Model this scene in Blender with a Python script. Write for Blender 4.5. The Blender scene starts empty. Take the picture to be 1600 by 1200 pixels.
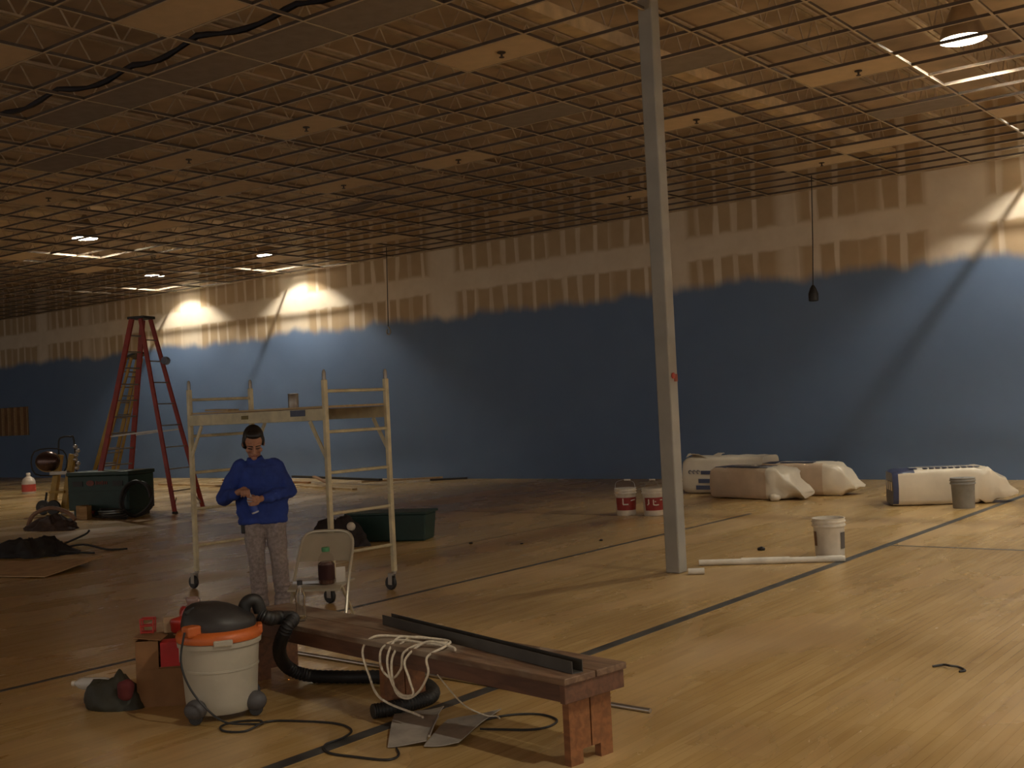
import bpy, bmesh, math, random
from mathutils import Vector, Matrix, noise
random.seed(7)
C = bpy.context.scene.collection
R = math.radians
HC = 5.3375      # height of the suspended grid
YW = 20.10       # painted wall

# ------------------------------------------------------------------ camera, world, exposure
YAW, PIT, ROL, FPX = .6588, .0173, -.0485, 1784.5
_fw = Vector((-math.sin(YAW)*math.cos(PIT), math.cos(YAW)*math.cos(PIT), math.sin(PIT)))
_r0 = Vector((math.cos(YAW), math.sin(YAW), 0)); _u0 = _r0.cross(_fw)
_r = math.cos(ROL)*_r0 + math.sin(ROL)*_u0
_u = -math.sin(ROL)*_r0 + math.cos(ROL)*_u0
cam_d = bpy.data.cameras.new('camera'); cam = bpy.data.objects.new('camera', cam_d); C.objects.link(cam)
cam_d.sensor_width = 36; cam_d.lens = FPX*36/1600; cam_d.clip_end = 300
m = Matrix((_r, _u, -_fw)).transposed().to_4x4(); m.translation = Vector((0, 0, 1.6685))
cam.matrix_world = m
bpy.context.scene.camera = cam

w = bpy.data.worlds.new('world'); bpy.context.scene.world = w; w.use_nodes = True
w.node_tree.nodes['Background'].inputs[0].default_value = (1.0, .92, .83, 1)
w.node_tree.nodes['Background'].inputs[1].default_value = .46
vs = bpy.context.scene.view_settings
vs.view_transform = 'Standard'; vs.look = 'None'; vs.gamma = 1; vs.use_curve_mapping = False
vs.exposure = 0.55
LAMP_W = 265.0
LAMP_COL = (1.0, .94, .80)

# ------------------------------------------------------------------ materials
MATS = {}
def nodes(name):
    mt = bpy.data.materials.new(name); mt.use_nodes = True
    nt = mt.node_tree; b = nt.nodes['Principled BSDF']; MATS[name] = mt
    return mt, nt, b
def N(nt, t, **kw):
    n = nt.nodes.new(t)
    for k, v in kw.items(): setattr(n, k, v)
    return n
def ramp(nt, stops):
    n = nt.nodes.new('ShaderNodeValToRGB'); cr = n.color_ramp
    while len(cr.elements) < len(stops): cr.elements.new(.5)
    for e, (p, c) in zip(cr.elements, stops): e.position = p; e.color = (*c, 1) if len(c) == 3 else c
    return n
def mat(name, col, rough=.6, metal=0, var=.18, scale=6, bump=0, trans=0, emit=0, spec=.5, ior=None, alpha=1):
    if name in MATS: return MATS[name]
    mt, nt, b = nodes(name); L = nt.links
    tc = N(nt, 'ShaderNodeTexCoord'); nz = N(nt, 'ShaderNodeTexNoise')
    nz.inputs['Scale'].default_value = scale; nz.inputs['Detail'].default_value = 5
    L.new(tc.outputs['Object'], nz.inputs['Vector'])
    lo = tuple(max(0, c*(1-var)) for c in col); hi = tuple(min(1, c*(1+var)) for c in col)
    rp = ramp(nt, [(.3, lo), (.7, hi)]); L.new(nz.outputs['Fac'], rp.inputs[0])
    L.new(rp.outputs[0], b.inputs['Base Color'])
    b.inputs['Roughness'].default_value = rough; b.inputs['Metallic'].default_value = metal
    b.inputs['Specular IOR Level'].default_value = spec
    if trans: b.inputs['Transmission Weight'].default_value = trans
    if ior: b.inputs['IOR'].default_value = ior
    if alpha < 1: b.inputs['Alpha'].default_value = alpha
    if emit:
        b.inputs['Emission Color'].default_value = (*col, 1); b.inputs['Emission Strength'].default_value = emit
    if bump:
        bp = N(nt, 'ShaderNodeBump'); bp.inputs['Strength'].default_value = bump; bp.inputs['Distance'].default_value = .01
        L.new(nz.outputs['Fac'], bp.inputs['Height']); L.new(bp.outputs[0], b.inputs['Normal'])
    return mt
def math_n(nt, op, a, b=None, c=None):
    n = N(nt, 'ShaderNodeMath', operation=op)
    for i, v in enumerate((a, b, c)):
        if v is None: continue
        if isinstance(v, (int, float)): n.inputs[i].default_value = v
        else: nt.links.new(v, n.inputs[i])
    return n.outputs[0]
def mixc(nt, fac, a, b):
    n = N(nt, 'ShaderNodeMix', data_type='RGBA')
    if isinstance(fac, (int, float)): n.inputs[0].default_value = fac
    else: nt.links.new(fac, n.inputs[0])
    for s, v in ((6, a), (7, b)):
        if isinstance(v, tuple): n.inputs[s].default_value = (*v, 1)
        else: nt.links.new(v, n.inputs[s])
    return n.outputs[2]
def noise_n(nt, vec, scale, detail=4, dist=0):
    n = N(nt, 'ShaderNodeTexNoise'); n.inputs['Scale'].default_value = scale
    n.inputs['Detail'].default_value = detail; n.inputs['Distortion'].default_value = dist
    nt.links.new(vec, n.inputs['Vector']); return n.outputs['Fac']
def mapping(nt, vec, scale=(1, 1, 1), rot=(0, 0, 0)):
    n = N(nt, 'ShaderNodeMapping'); n.inputs['Scale'].default_value = scale; n.inputs['Rotation'].default_value = rot
    nt.links.new(vec, n.inputs['Vector']); return n.outputs[0]
def step(nt, v, lo, hi):
    n = N(nt, 'ShaderNodeMapRange'); n.interpolation_type = 'SMOOTHSTEP'
    n.inputs['From Min'].default_value = lo; n.inputs['From Max'].default_value = hi
    nt.links.new(v, n.inputs['Value']); return n.outputs[0]

def floor_mat():
    mt, nt, b = nodes('maple_floor'); L = nt.links
    tc = N(nt, 'ShaderNodeTexCoord'); o = tc.outputs['Object']
    br = N(nt, 'ShaderNodeTexBrick'); L.new(mapping(nt, o, rot=(0, 0, R(90))), br.inputs['Vector'])
    br.inputs['Scale'].default_value = 1; br.inputs['Brick Width'].default_value = 1.1
    br.inputs['Row Height'].default_value = .058; br.inputs['Mortar Size'].default_value = .0008
    br.offset = .37; br.offset_frequency = 3
    br.inputs['Color1'].default_value = (.43, .27, .095, 1); br.inputs['Color2'].default_value = (.52, .345, .135, 1)
    br.inputs['Mortar'].default_value = (.16, .08, .03, 1); br.inputs['Bias'].default_value = 0
    g = noise_n(nt, mapping(nt, o, (30, 1.6, 1)), 1.0, 6, .4)
    col = mixc(nt, math_n(nt, 'MULTIPLY', step(nt, g, .45, .75), .34), br.outputs['Color'], (.24, .125, .04))
    g2 = noise_n(nt, mapping(nt, o, (7, 1.1, 1)), 1.0, 5, .5)
    col = mixc(nt, math_n(nt, 'MULTIPLY', step(nt, g2, .40, .70), .35), col, (.56, .385, .165))
    d = noise_n(nt, mapping(nt, o, (1.6, .6, 1)), .8, 9, .5)       # plaster dust
    dust = math_n(nt, 'MULTIPLY', step(nt, d, .44, .80), .36)
    col = mixc(nt, dust, col, (.50, .385, .27))
    L.new(col, b.inputs['Base Color'])
    r = math_n(nt, 'ADD', .25, math_n(nt, 'MULTIPLY', dust, .6)); L.new(r, b.inputs['Roughness'])
    b.inputs['Specular IOR Level'].default_value = .5
    bp = N(nt, 'ShaderNodeBump'); bp.inputs['Strength'].default_value = .12; bp.inputs['Distance'].default_value = .004
    L.new(g, bp.inputs['Height']); L.new(bp.outputs[0], b.inputs['Normal'])
    return mt

def wall_mat():
    mt, nt, b = nodes('drywall_blue'); L = nt.links
    tc = N(nt, 'ShaderNodeTexCoord'); o = tc.outputs['Object']
    s = N(nt, 'ShaderNodeSeparateXYZ'); L.new(o, s.inputs[0]); x, z = s.outputs['X'], s.outputs['Z']
    v1 = N(nt, 'ShaderNodeCombineXYZ'); L.new(x, v1.inputs[0])
    # bare board with joint compound
    paper = mixc(nt, noise_n(nt, o, 3, 5), (.40, .285, .165), (.50, .37, .23))
    fx = math_n(nt, 'FRACT', math_n(nt, 'DIVIDE', x, .406))
    wob = noise_n(nt, mapping(nt, o, (2.2, 1, .22)), 2, 3)
    tri = math_n(nt, 'ABSOLUTE', math_n(nt, 'SUBTRACT', math_n(nt, 'ADD', fx, math_n(nt, 'MULTIPLY', math_n(nt, 'SUBTRACT', wob, .5), .6)), .5))
    stripe = math_n(nt, 'SUBTRACT', 1.0, step(nt, tri, .09, .19))
    strength = noise_n(nt, mapping(nt, v1.outputs[0], (1.7, 1, 1)), 1.0, 2)
    stripe = math_n(nt, 'MULTIPLY', stripe, step(nt, strength, .34, .56))
    wide = step(nt, noise_n(nt, mapping(nt, v1.outputs[0], (.42, 1, 1)), 1.0, 1), .55, .60)   # butt joints
    zw = math_n(nt, 'ADD', z, math_n(nt, 'MULTIPLY', math_n(nt, 'SUBTRACT', noise_n(nt, o, 2.5, 3), .5), .12))
    band = math_n(nt, 'MULTIPLY', step(nt, zw, 4.28, 4.36), math_n(nt, 'SUBTRACT', 1.0, step(nt, zw, 4.72, 4.84)))
    mud = math_n(nt, 'MAXIMUM', math_n(nt, 'MAXIMUM', stripe, wide), band)
    mud = math_n(nt, 'MULTIPLY', mud, math_n(nt, 'ADD', .55, math_n(nt, 'MULTIPLY', noise_n(nt, o, 1.3, 4), .6)))
    mudc = mixc(nt, noise_n(nt, o, 5, 4), (.66, .56, .43), (.78, .69, .56))
    board = mixc(nt, mud, paper, mudc)
    # blue paint, cut in by brush below 3.75 m
    e1 = noise_n(nt, mapping(nt, v1.outputs[0], (.55, 1, 1)), 1, 2)
    e2 = noise_n(nt, mapping(nt, o, (1, 1, .25)), 2.4, 6)
    edge = math_n(nt, 'ADD', z, math_n(nt, 'ADD', math_n(nt, 'MULTIPLY', math_n(nt, 'SUBTRACT', e1, .5), .55), math_n(nt, 'MULTIPLY', math_n(nt, 'SUBTRACT', e2, .5), .32)))
    paint = math_n(nt, 'SUBTRACT', 1.0, step(nt, edge, 3.64, 3.90))
    blue = mixc(nt, noise_n(nt, o, .9, 6, .5), (.105, .165, .285), (.14, .205, .335))
    col = mixc(nt, paint, board, blue)
    L.new(col, b.inputs['Base Color'])
    L.new(math_n(nt, 'SUBTRACT', .85, math_n(nt, 'MULTIPLY', paint, .25)), b.inputs['Roughness'])
    b.inputs['Specular IOR Level'].default_value = .35
    return mt

def wood_mat(name, c1, c2, rough=.6, axis=(1, 14, 14), dust=None):
    mt, nt, b = nodes(name); L = nt.links
    tc = N(nt, 'ShaderNodeTexCoord'); o = tc.outputs['Object']
    g = noise_n(nt, mapping(nt, o, axis), 1.6, 7, .7)
    col = mixc(nt, step(nt, g, .3, .7), c1, c2)
    if dust:
        col = mixc(nt, math_n(nt, 'MULTIPLY', step(nt, noise_n(nt, o, 3.5, 6), .42, .68), .65), col, dust)
    L.new(col, b.inputs['Base Color']); b.inputs['Roughness'].default_value = rough
    bp = N(nt, 'ShaderNodeBump'); bp.inputs['Strength'].default_value = .2; bp.inputs['Distance'].default_value = .003
    L.new(g, bp.inputs['Height']); L.new(bp.outputs[0], b.inputs['Normal'])
    return mt

M_FLOOR = floor_mat(); M_WALL = wall_mat()
M_DECK = mat('roof_deck_kraft', (.54, .415, .295), .85, var=.25, scale=1.3)
M_JOIST = mat('joist_cream_paint', (.52, .41, .29), .6)
M_DUCT = mat('duct_cream', (.62, .47, .29), .55)
M_WEB = mat('galvanised_tee_web', (.13, .105, .085), .42, .55, .15)
M_FLANGE = mat('tee_flange_white', (.50, .40, .28), .45)
M_PANEL = mat('ceiling_panel_cream', (.60, .46, .31), .9, var=.06)
M_PANELG = mat('ceiling_panel_grey', (.25, .21, .185), .95, var=.12)
M_LINE = mat('court_line_black', (.055, .054, .050), .45, var=.5, scale=5)
M_LINEF = mat('court_line_faded', (.17, .115, .06), .5, var=.5, scale=5)
M_COL = mat('column_grey_primer', (.30, .285, .25), .55, .1, .12, 3)
M_BLACK = mat('black_rubber', (.018, .017, .016), .55)
M_DARK = mat('dark_iron', (.035, .032, .03), .5, .3)
M_STEEL = mat('bright_steel', (.55, .52, .48), .3, .9)
M_CREAM = mat('scaffold_cream_paint', (.60, .53, .34), .5, .05, .2, 9)
M_PLY = wood_mat('plywood_deck', (.36, .25, .12), (.48, .35, .19))
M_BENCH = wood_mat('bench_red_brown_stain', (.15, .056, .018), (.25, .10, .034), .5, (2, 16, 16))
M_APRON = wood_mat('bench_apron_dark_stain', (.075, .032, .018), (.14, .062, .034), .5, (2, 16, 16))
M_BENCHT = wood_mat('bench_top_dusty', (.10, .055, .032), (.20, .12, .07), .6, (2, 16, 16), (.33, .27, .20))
M_WHITE = mat('white_plastic', (.66, .60, .50), .45)
M_PVC = mat('pvc_white', (.66, .62, .53), .35)
M_BAG = mat('bag_white_film', (.66, .58, .45), .35, 0, .08, 4)
M_BAGSH = mat('bag_side_shade', (.52, .39, .27), .6, 0, .1, 5)  # brownish shade on the bags' camera side, put into the colour
M_NAVY = mat('bag_navy_print', (.035, .045, .10), .4)
M_RED = mat('label_red', (.27, .020, .015), .45)
M_GREEN = mat('job_box_green', (.010, .034, .026), .5, .1)
M_RLAD = mat('ladder_red_fibreglass', (.30, .030, .016), .5)
M_YLAD = mat('ladder_yellow_fibreglass', (.40, .24, .035), .5)
M_ALU = mat('ladder_aluminium', (.34, .30, .25), .4, .6)
M_CARD = mat('cardboard', (.25, .125, .05), .85)
M_ORANGE = mat('vacuum_orange', (.55, .125, .022), .45)
M_VAC = mat('vacuum_drum_grey', (.44, .40, .31), .4, 0, .08)
M_GREY = mat('caster_grey', (.07, .065, .065), .6)
M_CHAIR = mat('chair_beige_enamel', (.42, .37, .27), .28, .25, .08)
M_ROPE = mat('rope_white_cotton', (.66, .58, .44), .9, 0, .2, 60, .3)
M_GLASS = mat('clear_plastic', (.92, .92, .90), .06, 0, .02, trans=1, ior=1.3)
M_COLA = mat('cola_brown', (.045, .010, .006), .15, 0, .05)
M_GCAP = mat('cap_green', (.09, .30, .13), .4)
M_SHEET = mat('grey_sheet_metal', (.36, .32, .27), .6, .1, .25, 8)
M_SKIN = mat('skin', (.40, .20, .125), .55, 0, .08, 10)
M_HAIR = mat('hair_black', (.010, .008, .007), .45)
M_SWEAT = mat('sweatshirt_royal_blue', (.018, .045, .24), .9, 0, .22, 7, .25)
M_JEAN = mat('jeans_faded_grey', (.29, .245, .23), .9, 0, .28, 40, .2)
M_SHOE = mat('shoe_dark', (.05, .045, .04), .6)
M_BLUE = mat('bottle_blue_label', (.02, .06, .34), .4)
M_TOTE = mat('tote_dark_green', (.009, .034, .026), .5)
M_BULB = mat('lamp_arc', (1, .90, .72), .3, emit=60)
M_REFL = mat('reflector_white_enamel', (.80, .76, .68), .35)
M_CHAN = mat('channel_steel', (.10, .095, .085), .5, .4)
M_SPUN = mat('spun_aluminium', (.36, .29, .21), .35, .6)
M_TAN = wood_mat('stud_wood', (.36, .24, .12), (.48, .33, .18))
M_CARDFLAT = mat('cardboard_sheet', (.46, .30, .15), .85)

# ------------------------------------------------------------------ mesh building
def catmull(pts, k=6, closed=False):
    P = [Vector(p) for p in pts]; n = len(P); out = []
    rng = n if closed else n-1
    for i in range(rng):
        if closed: a, b, c, d = P[(i-1) % n], P[i], P[(i+1) % n], P[(i+2) % n]
        else: a, b, c, d = P[max(i-1, 0)], P[i], P[i+1], P[min(i+2, n-1)]
        for j in range(k):
            t = j/k
            out.append(.5*((2*b)+(c-a)*t+(2*a-5*b+4*c-d)*t*t+(3*b-a-3*c+d)*t**3))
    if not closed: out.append(P[-1])
    return out
class MB:
    def __init__(s): s.v = []; s.f = []; s.m = []; s.cur = 0
    def add(s, vs, fs):
        o = len(s.v); s.v += [tuple(p) for p in vs]; s.f += [tuple(i+o for i in f) for f in fs]; s.m += [s.cur]*len(fs); return s
    def box(s, c, d, rot=None):
        c = Vector(c); h = Vector(d)*.5; vs = []
        for sz in (-1, 1):
            for sx, sy in ((-1, -1), (1, -1), (1, 1), (-1, 1)):
                p = Vector((sx*h.x, sy*h.y, sz*h.z)); p = (rot @ p) if rot else p; vs.append(c+p)
        return s.add(vs, [(3, 2, 1, 0), (4, 5, 6, 7), (0, 1, 5, 4), (1, 2, 6, 5), (2, 3, 7, 6), (3, 0, 4, 7)])
    def bar(s, p, q, wd, ht, up=(0, 0, 1)):
        p, q = Vector(p), Vector(q); d = (q-p).normalized(); up = Vector(up)
        if abs(d.dot(up)) > .98: up = Vector((1, 0, 0))
        sd = d.cross(up).normalized(); u2 = sd.cross(d)
        vs = []
        for e in (p, q):
            for a, b in ((-1, -1), (1, -1), (1, 1), (-1, 1)): vs.append(e+sd*(a*wd/2)+u2*(b*ht/2))
        return s.add(vs, [(0, 1, 2, 3), (7, 6, 5, 4), (0, 4, 5, 1), (1, 5, 6, 2), (2, 6, 7, 3), (3, 7, 4, 0)])
    def tube(s, pts, r, n=8, closed=False):
        P = [Vector(p) for p in pts]; m = len(P); rad = r if isinstance(r, (list, tuple)) else [r]*m
        vs = []; fs = []; prev = None
        for i in range(m):
            if closed: d = P[(i+1) % m]-P[i-1]
            else: d = P[min(i+1, m-1)]-P[max(i-1, 0)]
            d = d.normalized() if d.length > 1e-9 else Vector((0, 0, 1))
            if prev is None:
                up = Vector((0, 0, 1)) if abs(d.z) < .9 else Vector((1, 0, 0)); a = d.cross(up).normalized()
            else:
                a = prev-d*prev.dot(d); a = a.normalized() if a.length > 1e-6 else d.orthogonal().normalized()
            prev = a; b = d.cross(a)
            for k in range(n):
                t = 2*math.pi*k/n; vs.append(P[i]+(a*math.cos(t)+b*math.sin(t))*rad[i])
        for i in range(m if closed else m-1):
            i2 = (i+1) % m
            for k in range(n):
                k2 = (k+1) % n; fs.append((i*n+k, i*n+k2, i2*n+k2, i2*n+k))
        if not closed:
            fs.append(tuple(range(n-1, -1, -1))); fs.append(tuple((m-1)*n+k for k in range(n)))
        return s.add(vs, fs)
    def lathe(s, prof, n=24, c=(0, 0, 0), cap=True, sx=1, sy=1, rot=None):
        c = Vector(c); vs = []; fs = []; m = len(prof)
        for rr, z in prof:
            for k in range(n):
                t = 2*math.pi*k/n; p = Vector((rr*math.cos(t)*sx, rr*math.sin(t)*sy, z)); p = (rot @ p) if rot else p; vs.append(c+p)
        for i in range(m-1):
            for k in range(n):
                k2 = (k+1) % n; fs.append((i*n+k, i*n+k2, (i+1)*n+k2, (i+1)*n+k))
        if cap:
            fs.append(tuple(range(n-1, -1, -1))); fs.append(tuple((m-1)*n+k for k in range(n)))
        return s.add(vs, fs)
    def ell(s, c, r, n=16, m=10, rot=None):
        prof = [(max(1e-4, math.sin(math.pi*i/m)), -math.cos(math.pi*i/m)) for i in range(m+1)]
        c = Vector(c); vs = []; fs = []
        for rr, z in prof:
            for k in range(n):
                t = 2*math.pi*k/n; p = Vector((rr*math.cos(t)*r[0], rr*math.sin(t)*r[1], z*r[2])); p = (rot @ p) if rot else p; vs.append(c+p)
        for i in range(m):
            for k in range(n):
                k2 = (k+1) % n; fs.append((i*n+k, i*n+k2, (i+1)*n+k2, (i+1)*n+k))
        fs.append(tuple(range(n-1, -1, -1))); fs.append(tuple(m*n+k for k in range(n)))
        return s.add(vs, fs)
    def cap(s, p, q, r1, r2, n=12):
        p, q = Vector(p), Vector(q); d = (q-p).normalized(); P = []; rad = []
        for i in range(4): t = math.pi/2*(i/4); P.append(p-d*r1*math.cos(t)); rad.append(max(1e-4, r1*math.sin(t)))
        for i in range(5): t = i/4; P.append(p.lerp(q, t)); rad.append(r1+(r2-r1)*t)
        for i in range(1, 5): t = math.pi/2*(i/4); P.append(q+d*r2*math.sin(t)); rad.append(max(1e-4, r2*math.cos(t)))
        return s.tube(P, rad, n)
    def sheet(s, top, th):      # list of rows of points, thickened downwards
        rows = len(top); cols = len(top[0]); a = [Vector(p) for r in top for p in r]; b = [p-Vector((0, 0, th)) for p in a]
        fs = []; n = rows*cols
        for i in range(rows-1):
            for j in range(cols-1):
                q = (i*cols+j, i*cols+j+1, (i+1)*cols+j+1, (i+1)*cols+j)
                fs.append(q); fs.append(tuple(n+k for k in reversed(q)))
        ring = [j for j in range(cols)]+[i*cols+cols-1 for i in range(1, rows)]+[(rows-1)*cols+j for j in range(cols-2, -1, -1)]+[i*cols for i in range(rows-2, 0, -1)]
        for k in range(len(ring)):
            x, y = ring[k], ring[(k+1) % len(ring)]; fs.append((y, x, n+x, n+y))
        return s.add(a+b, fs)
    def prism(s, poly, z0, z1):
        n = len(poly); vs = [(x, y, z0) for x, y in poly]+[(x, y, z1) for x, y in poly]
        fs = [tuple(range(n-1, -1, -1)), tuple(range(n, 2*n))]+[(i, (i+1) % n, n+(i+1) % n, n+i) for i in range(n)]
        return s.add(vs, fs)
    def mesh(s, name, mats, smooth=False, bevel=0):
        me = bpy.data.meshes.new(name); me.from_pydata([tuple(v) for v in s.v], [], s.f)
        mats = mats if isinstance(mats, (list, tuple)) else [mats]
        for mm in mats: me.materials.append(mm)
        if len(mats) > 1: me.polygons.foreach_set('material_index', s.m)
        bm = bmesh.new(); bm.from_mesh(me); bmesh.ops.recalc_face_normals(bm, faces=bm.faces)
        if smooth:
            for f in bm.faces: f.smooth = True
            for e in bm.edges:
                if len(e.link_faces) == 2 and e.calc_face_angle(0) > R(42): e.smooth = False
        bm.to_mesh(me); bm.free(); me.update()
        return me
    def build(s, name, mats, parent=None, smooth=False, loc=None, rot=None, bevel=0):
        o = bpy.data.objects.new(name, s.mesh(name, mats, smooth)); C.objects.link(o)
        if parent: o.parent = parent
        if loc: o.location = loc
        if rot: o.rotation_euler = rot
        if bevel:
            b = o.modifiers.new('bevel', 'BEVEL'); b.width = bevel; b.segments = 2; b.limit_method = 'ANGLE'
        return o
def tag(o, label=None, cat=None, group=None, kind=None):
    if label: o['label'] = label
    if cat: o['category'] = cat
    if group: o['group'] = group
    if kind: o['kind'] = kind
    return o
def thing(name, label, cat, loc=(0, 0, 0), rz=0, group=None):
    o = bpy.data.objects.new(name, None); o.empty_display_size = .1; C.objects.link(o)
    o.location = loc; o.rotation_euler = (0, 0, rz); return tag(o, label, cat, group)
def struct(o): o['kind'] = 'structure'; return o
def plain(name, mesh, parent, loc=None):
    o = bpy.data.objects.new(name, mesh); C.objects.link(o); o.parent = parent
    if loc: o.location = loc
    return o
def rz(a): return Matrix.Rotation(a, 3, 'Z')
def wrinkle(me, amp, sc, seed=0):
    for v in me.vertices:
        p = v.co*sc+Vector((seed*7.3, seed*3.1, seed*1.7)); v.co += Vector((noise.noise(p), noise.noise(p+Vector((31, 0, 0))), noise.noise(p+Vector((0, 57, 0)))))*amp

# ================================================================== SETTING
X0, X1, YB = -48.0, 12.0, -14.0
struct(MB().box(((X0+X1)/2, (YB+YW)/2, -.05), (X1-X0, YW-YB, .1)).build('floor', M_FLOOR))
# walls: the painted wall has one opening where the board is missing
hx0, hx1, hz0, hz1 = -38.2, -35.86, 1.41, 2.36
wb = MB()
for (a, b_, z0, z1) in ((X0, hx0, 0, 7), (hx0, hx1, 0, hz0), (hx0, hx1, hz1, 7), (hx1, X1, 0, 7)):
    wb.add([(a, YW, z0), (b_, YW, z0), (b_, YW, z1), (a, YW, z1)], [(0, 1, 2, 3)])
for (p, q) in (((hx0, hz0), (hx1, hz0)), ((hx1, hz0), (hx1, hz1)), ((hx1, hz1), (hx0, hz1)), ((hx0, hz1), (hx0, hz0))):
    wb.add([(p[0], YW, p[1]), (q[0], YW, q[1]), (q[0], YW+.13, q[1]), (p[0], YW+.13, p[1])], [(0, 1, 2, 3)])
wall = struct(wb.build('wall_back', M_WALL))
MB().box(((hx0+hx1)/2, YW+.14, (hz0+hz1)/2), (hx1-hx0, .02, hz1-hz0)).build('insulation_facing', mat('kraft_facing', (.20, .10, .045), .8), wall)
for k in range(6):
    MB().box((hx1-.18-.406*k, YW+.085, (hz0+hz1)/2), (.04, .09, hz1-hz0)).build('stud', M_TAN, wall)
struct(MB().box((X0-.06, (YB+YW)/2, 3.5), (.12, YW-YB, 7)).build('wall_left', mat('far_drywall', (.42, .32, .2), .85)))

# roof deck, joists, beam duct over the open grid
deck_z = HC+1.05
ceil = struct(MB().box(((X0+X1)/2, (YB+YW)/2, deck_z+.05), (X1-X0, YW-YB, .1)).build('ceiling', M_DECK))
jb = MB(); L_ = YW-2-.02; z0, z1 = HC+.52, HC+1.0
for sx in (-.035, .035):
    jb.box((sx, 2+L_/2, z0), (.05, L_, .025)); jb.box((sx, 2+L_/2, z1), (.05, L_, .025))
n = int(L_/.6)
for i in range(n):
    y = 2+.6*i
    jb.tube([(0, y, z0), (0, y+.3, z1)], .011, 5); jb.tube([(0, y+.3, z1), (0, y+.6, z0)], .011, 5)
jm = jb.mesh('joist', M_JOIST)
x = -10.95-1.35*26
while x < 3:
    plain('joist', jm, ceil, (x, 0, 0)); x += 1.35
MB().box((-6.86, 11.0, HC+.40), (.20, 18.1, .16)).build('beam_casing', M_DUCT, ceil)
cb = MB(); pts = []
for i in range(60):
    t = i/59; X = -15.5+10.5*t
    pts.append((X, 7.46+.05*math.sin(X*2.1), HC+.30-.09*abs(math.sin((X+10.95)/1.35*math.pi))))
cb.tube(pts, [.022+.014*abs(math.sin(i*.9)) for i in range(60)], 7).build('cable_bundle', mat('cable_dark', (.02, .02, .028), .6), ceil, True)

# suspended grid: one object per tee, some cells hold a panel
GX, GY, DX, DY = -7.92, 6.71, 1.222, .600
grid = bpy.data.objects.new('ceiling_grid', None); C.objects.link(grid); struct(grid)
def tee(length, axis):
    b = MB(); b.cur = 0
    if axis == 'x':
        b.box((0, 0, .016), (length, .003, .028)); b.box((0, 0, .033), (length, .007, .008)); b.cur = 1; b.box((0, 0, 0), (length, .024, .003))
    else:
        b.box((0, 0, .016), (.003, length, .028)); b.box((0, 0, .033), (.007, length, .008)); b.cur = 1; b.box((0, 0, .0005), (.024, length, .003))
    return b.mesh('tee', [M_WEB, M_FLANGE])
gx0, gx1 = -47.0, 5.0
tx = tee(gx1-gx0, 'x'); ky = -11
while GY+DY*ky < YW-.05:
    plain('main_tee', tx, grid, ((gx0+gx1)/2, GY+DY*ky, HC)); ky += 1
ty = tee(YW-.1, 'y'); kx = -10
while GX-DX*kx > gx0+.3:
    plain('cross_tee', ty, grid, (GX-DX*kx, YW/2-.02, HC)); kx += 1
MB().box(((gx0+gx1)/2, YW-.012, HC+.012), (gx1-gx0, .022, .028)).build('wall_angle', M_FLANGE, grid)
pm = MB().box((0, 0, 0), (DX-.03, DY-.03, .016)).mesh('panel', M_PANEL); pg = MB().box((0, 0, 0), (DX-.03, DY-.03, .016)).mesh('panel', M_PANELG)
PAN = [(0, -1), (2, -2), (-1, 4), (2, 5), (4, 5), (7, 5), (2, 10), (4, 10), (-1, 11), (-3, 10), (-1, 18), (2, 18), (4, 18), (-2, 17), (5, 8), (10, 5), (12, 10), (8, 10), (7, 18), (13, 14), (10, 18), (-4, 16)]
GRY = [(1, 1), (2, 1), (0, 1), (-1, 1), (3, 1), (0, 8), (4, 3), (5, 3), (-3, 14), (1, 14), (-2, 7)]
for lst, me in ((PAN, pm), (GRY, pg)):
    for a, b_ in lst: plain('panel', me, grid, (GX-DX*(a+.5), GY+DY*(b_+.5), HC+.011))
for (px_, py_, tilt) in ((-21.0, 15.3, .22), (-15.05, 15.2, -.18)):      # panels knocked out of their cells
    o = plain('panel', pg, grid, (px_, py_, HC+.16)); o.rotation_euler = (.12, tilt, .1)

# sprinkler drops through the cream panels
sp = MB(); sp.lathe([(.045, .0), (.045, .008), (.012, .01)], 10, (0, 0, -.012)); sp.tube([(0, 0, 0), (0, 0, -.05)], .012, 6); sp.lathe([(.028, -.06), (.03, -.055), (.008, -.05)], 8)
spm = sp.mesh('sprinkler', mat('sprinkler_dark', (.06, .04, .025), .5, .3), True)
for a, b_ in ((-1, 4), (2, 5), (4, 5), (7, 5), (2, 10), (-1, 11), (-3, 10), (-1, 18), (2, 18), (4, 10)):
    o = bpy.data.objects.new('sprinkler', spm); C.objects.link(o); o.location = (GX-DX*(a+.42), GY+DY*(b_+.5), HC+.003)
    tag(o, 'small dark fire sprinkler head hanging below a cream ceiling panel', 'sprinkler', 'sprinkler heads under the ceiling panels')

# court lines on the floor
def strip(x0, x1, y0, y1, mt=M_LINE, z=.0015):
    return struct(MB().box(((x0+x1)/2, (y0+y1)/2, z/2), (x1-x0, y1-y0, z)).build('trim_1', mt))
strip(-4.345, -4.255, -2, 17.6); strip(-7.14, -7.085, -2, 14.4)
strip(-4.262, 6, 11.80, 11.845)
strip(-9.06, -9.035, 9.3, 13.8, M_LINEF); strip(-13.5, -8.0, 13.83, 13.86, M_LINEF)
strip(-4.312, -4.28, 17.6, 19.6, M_LINEF)

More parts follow.
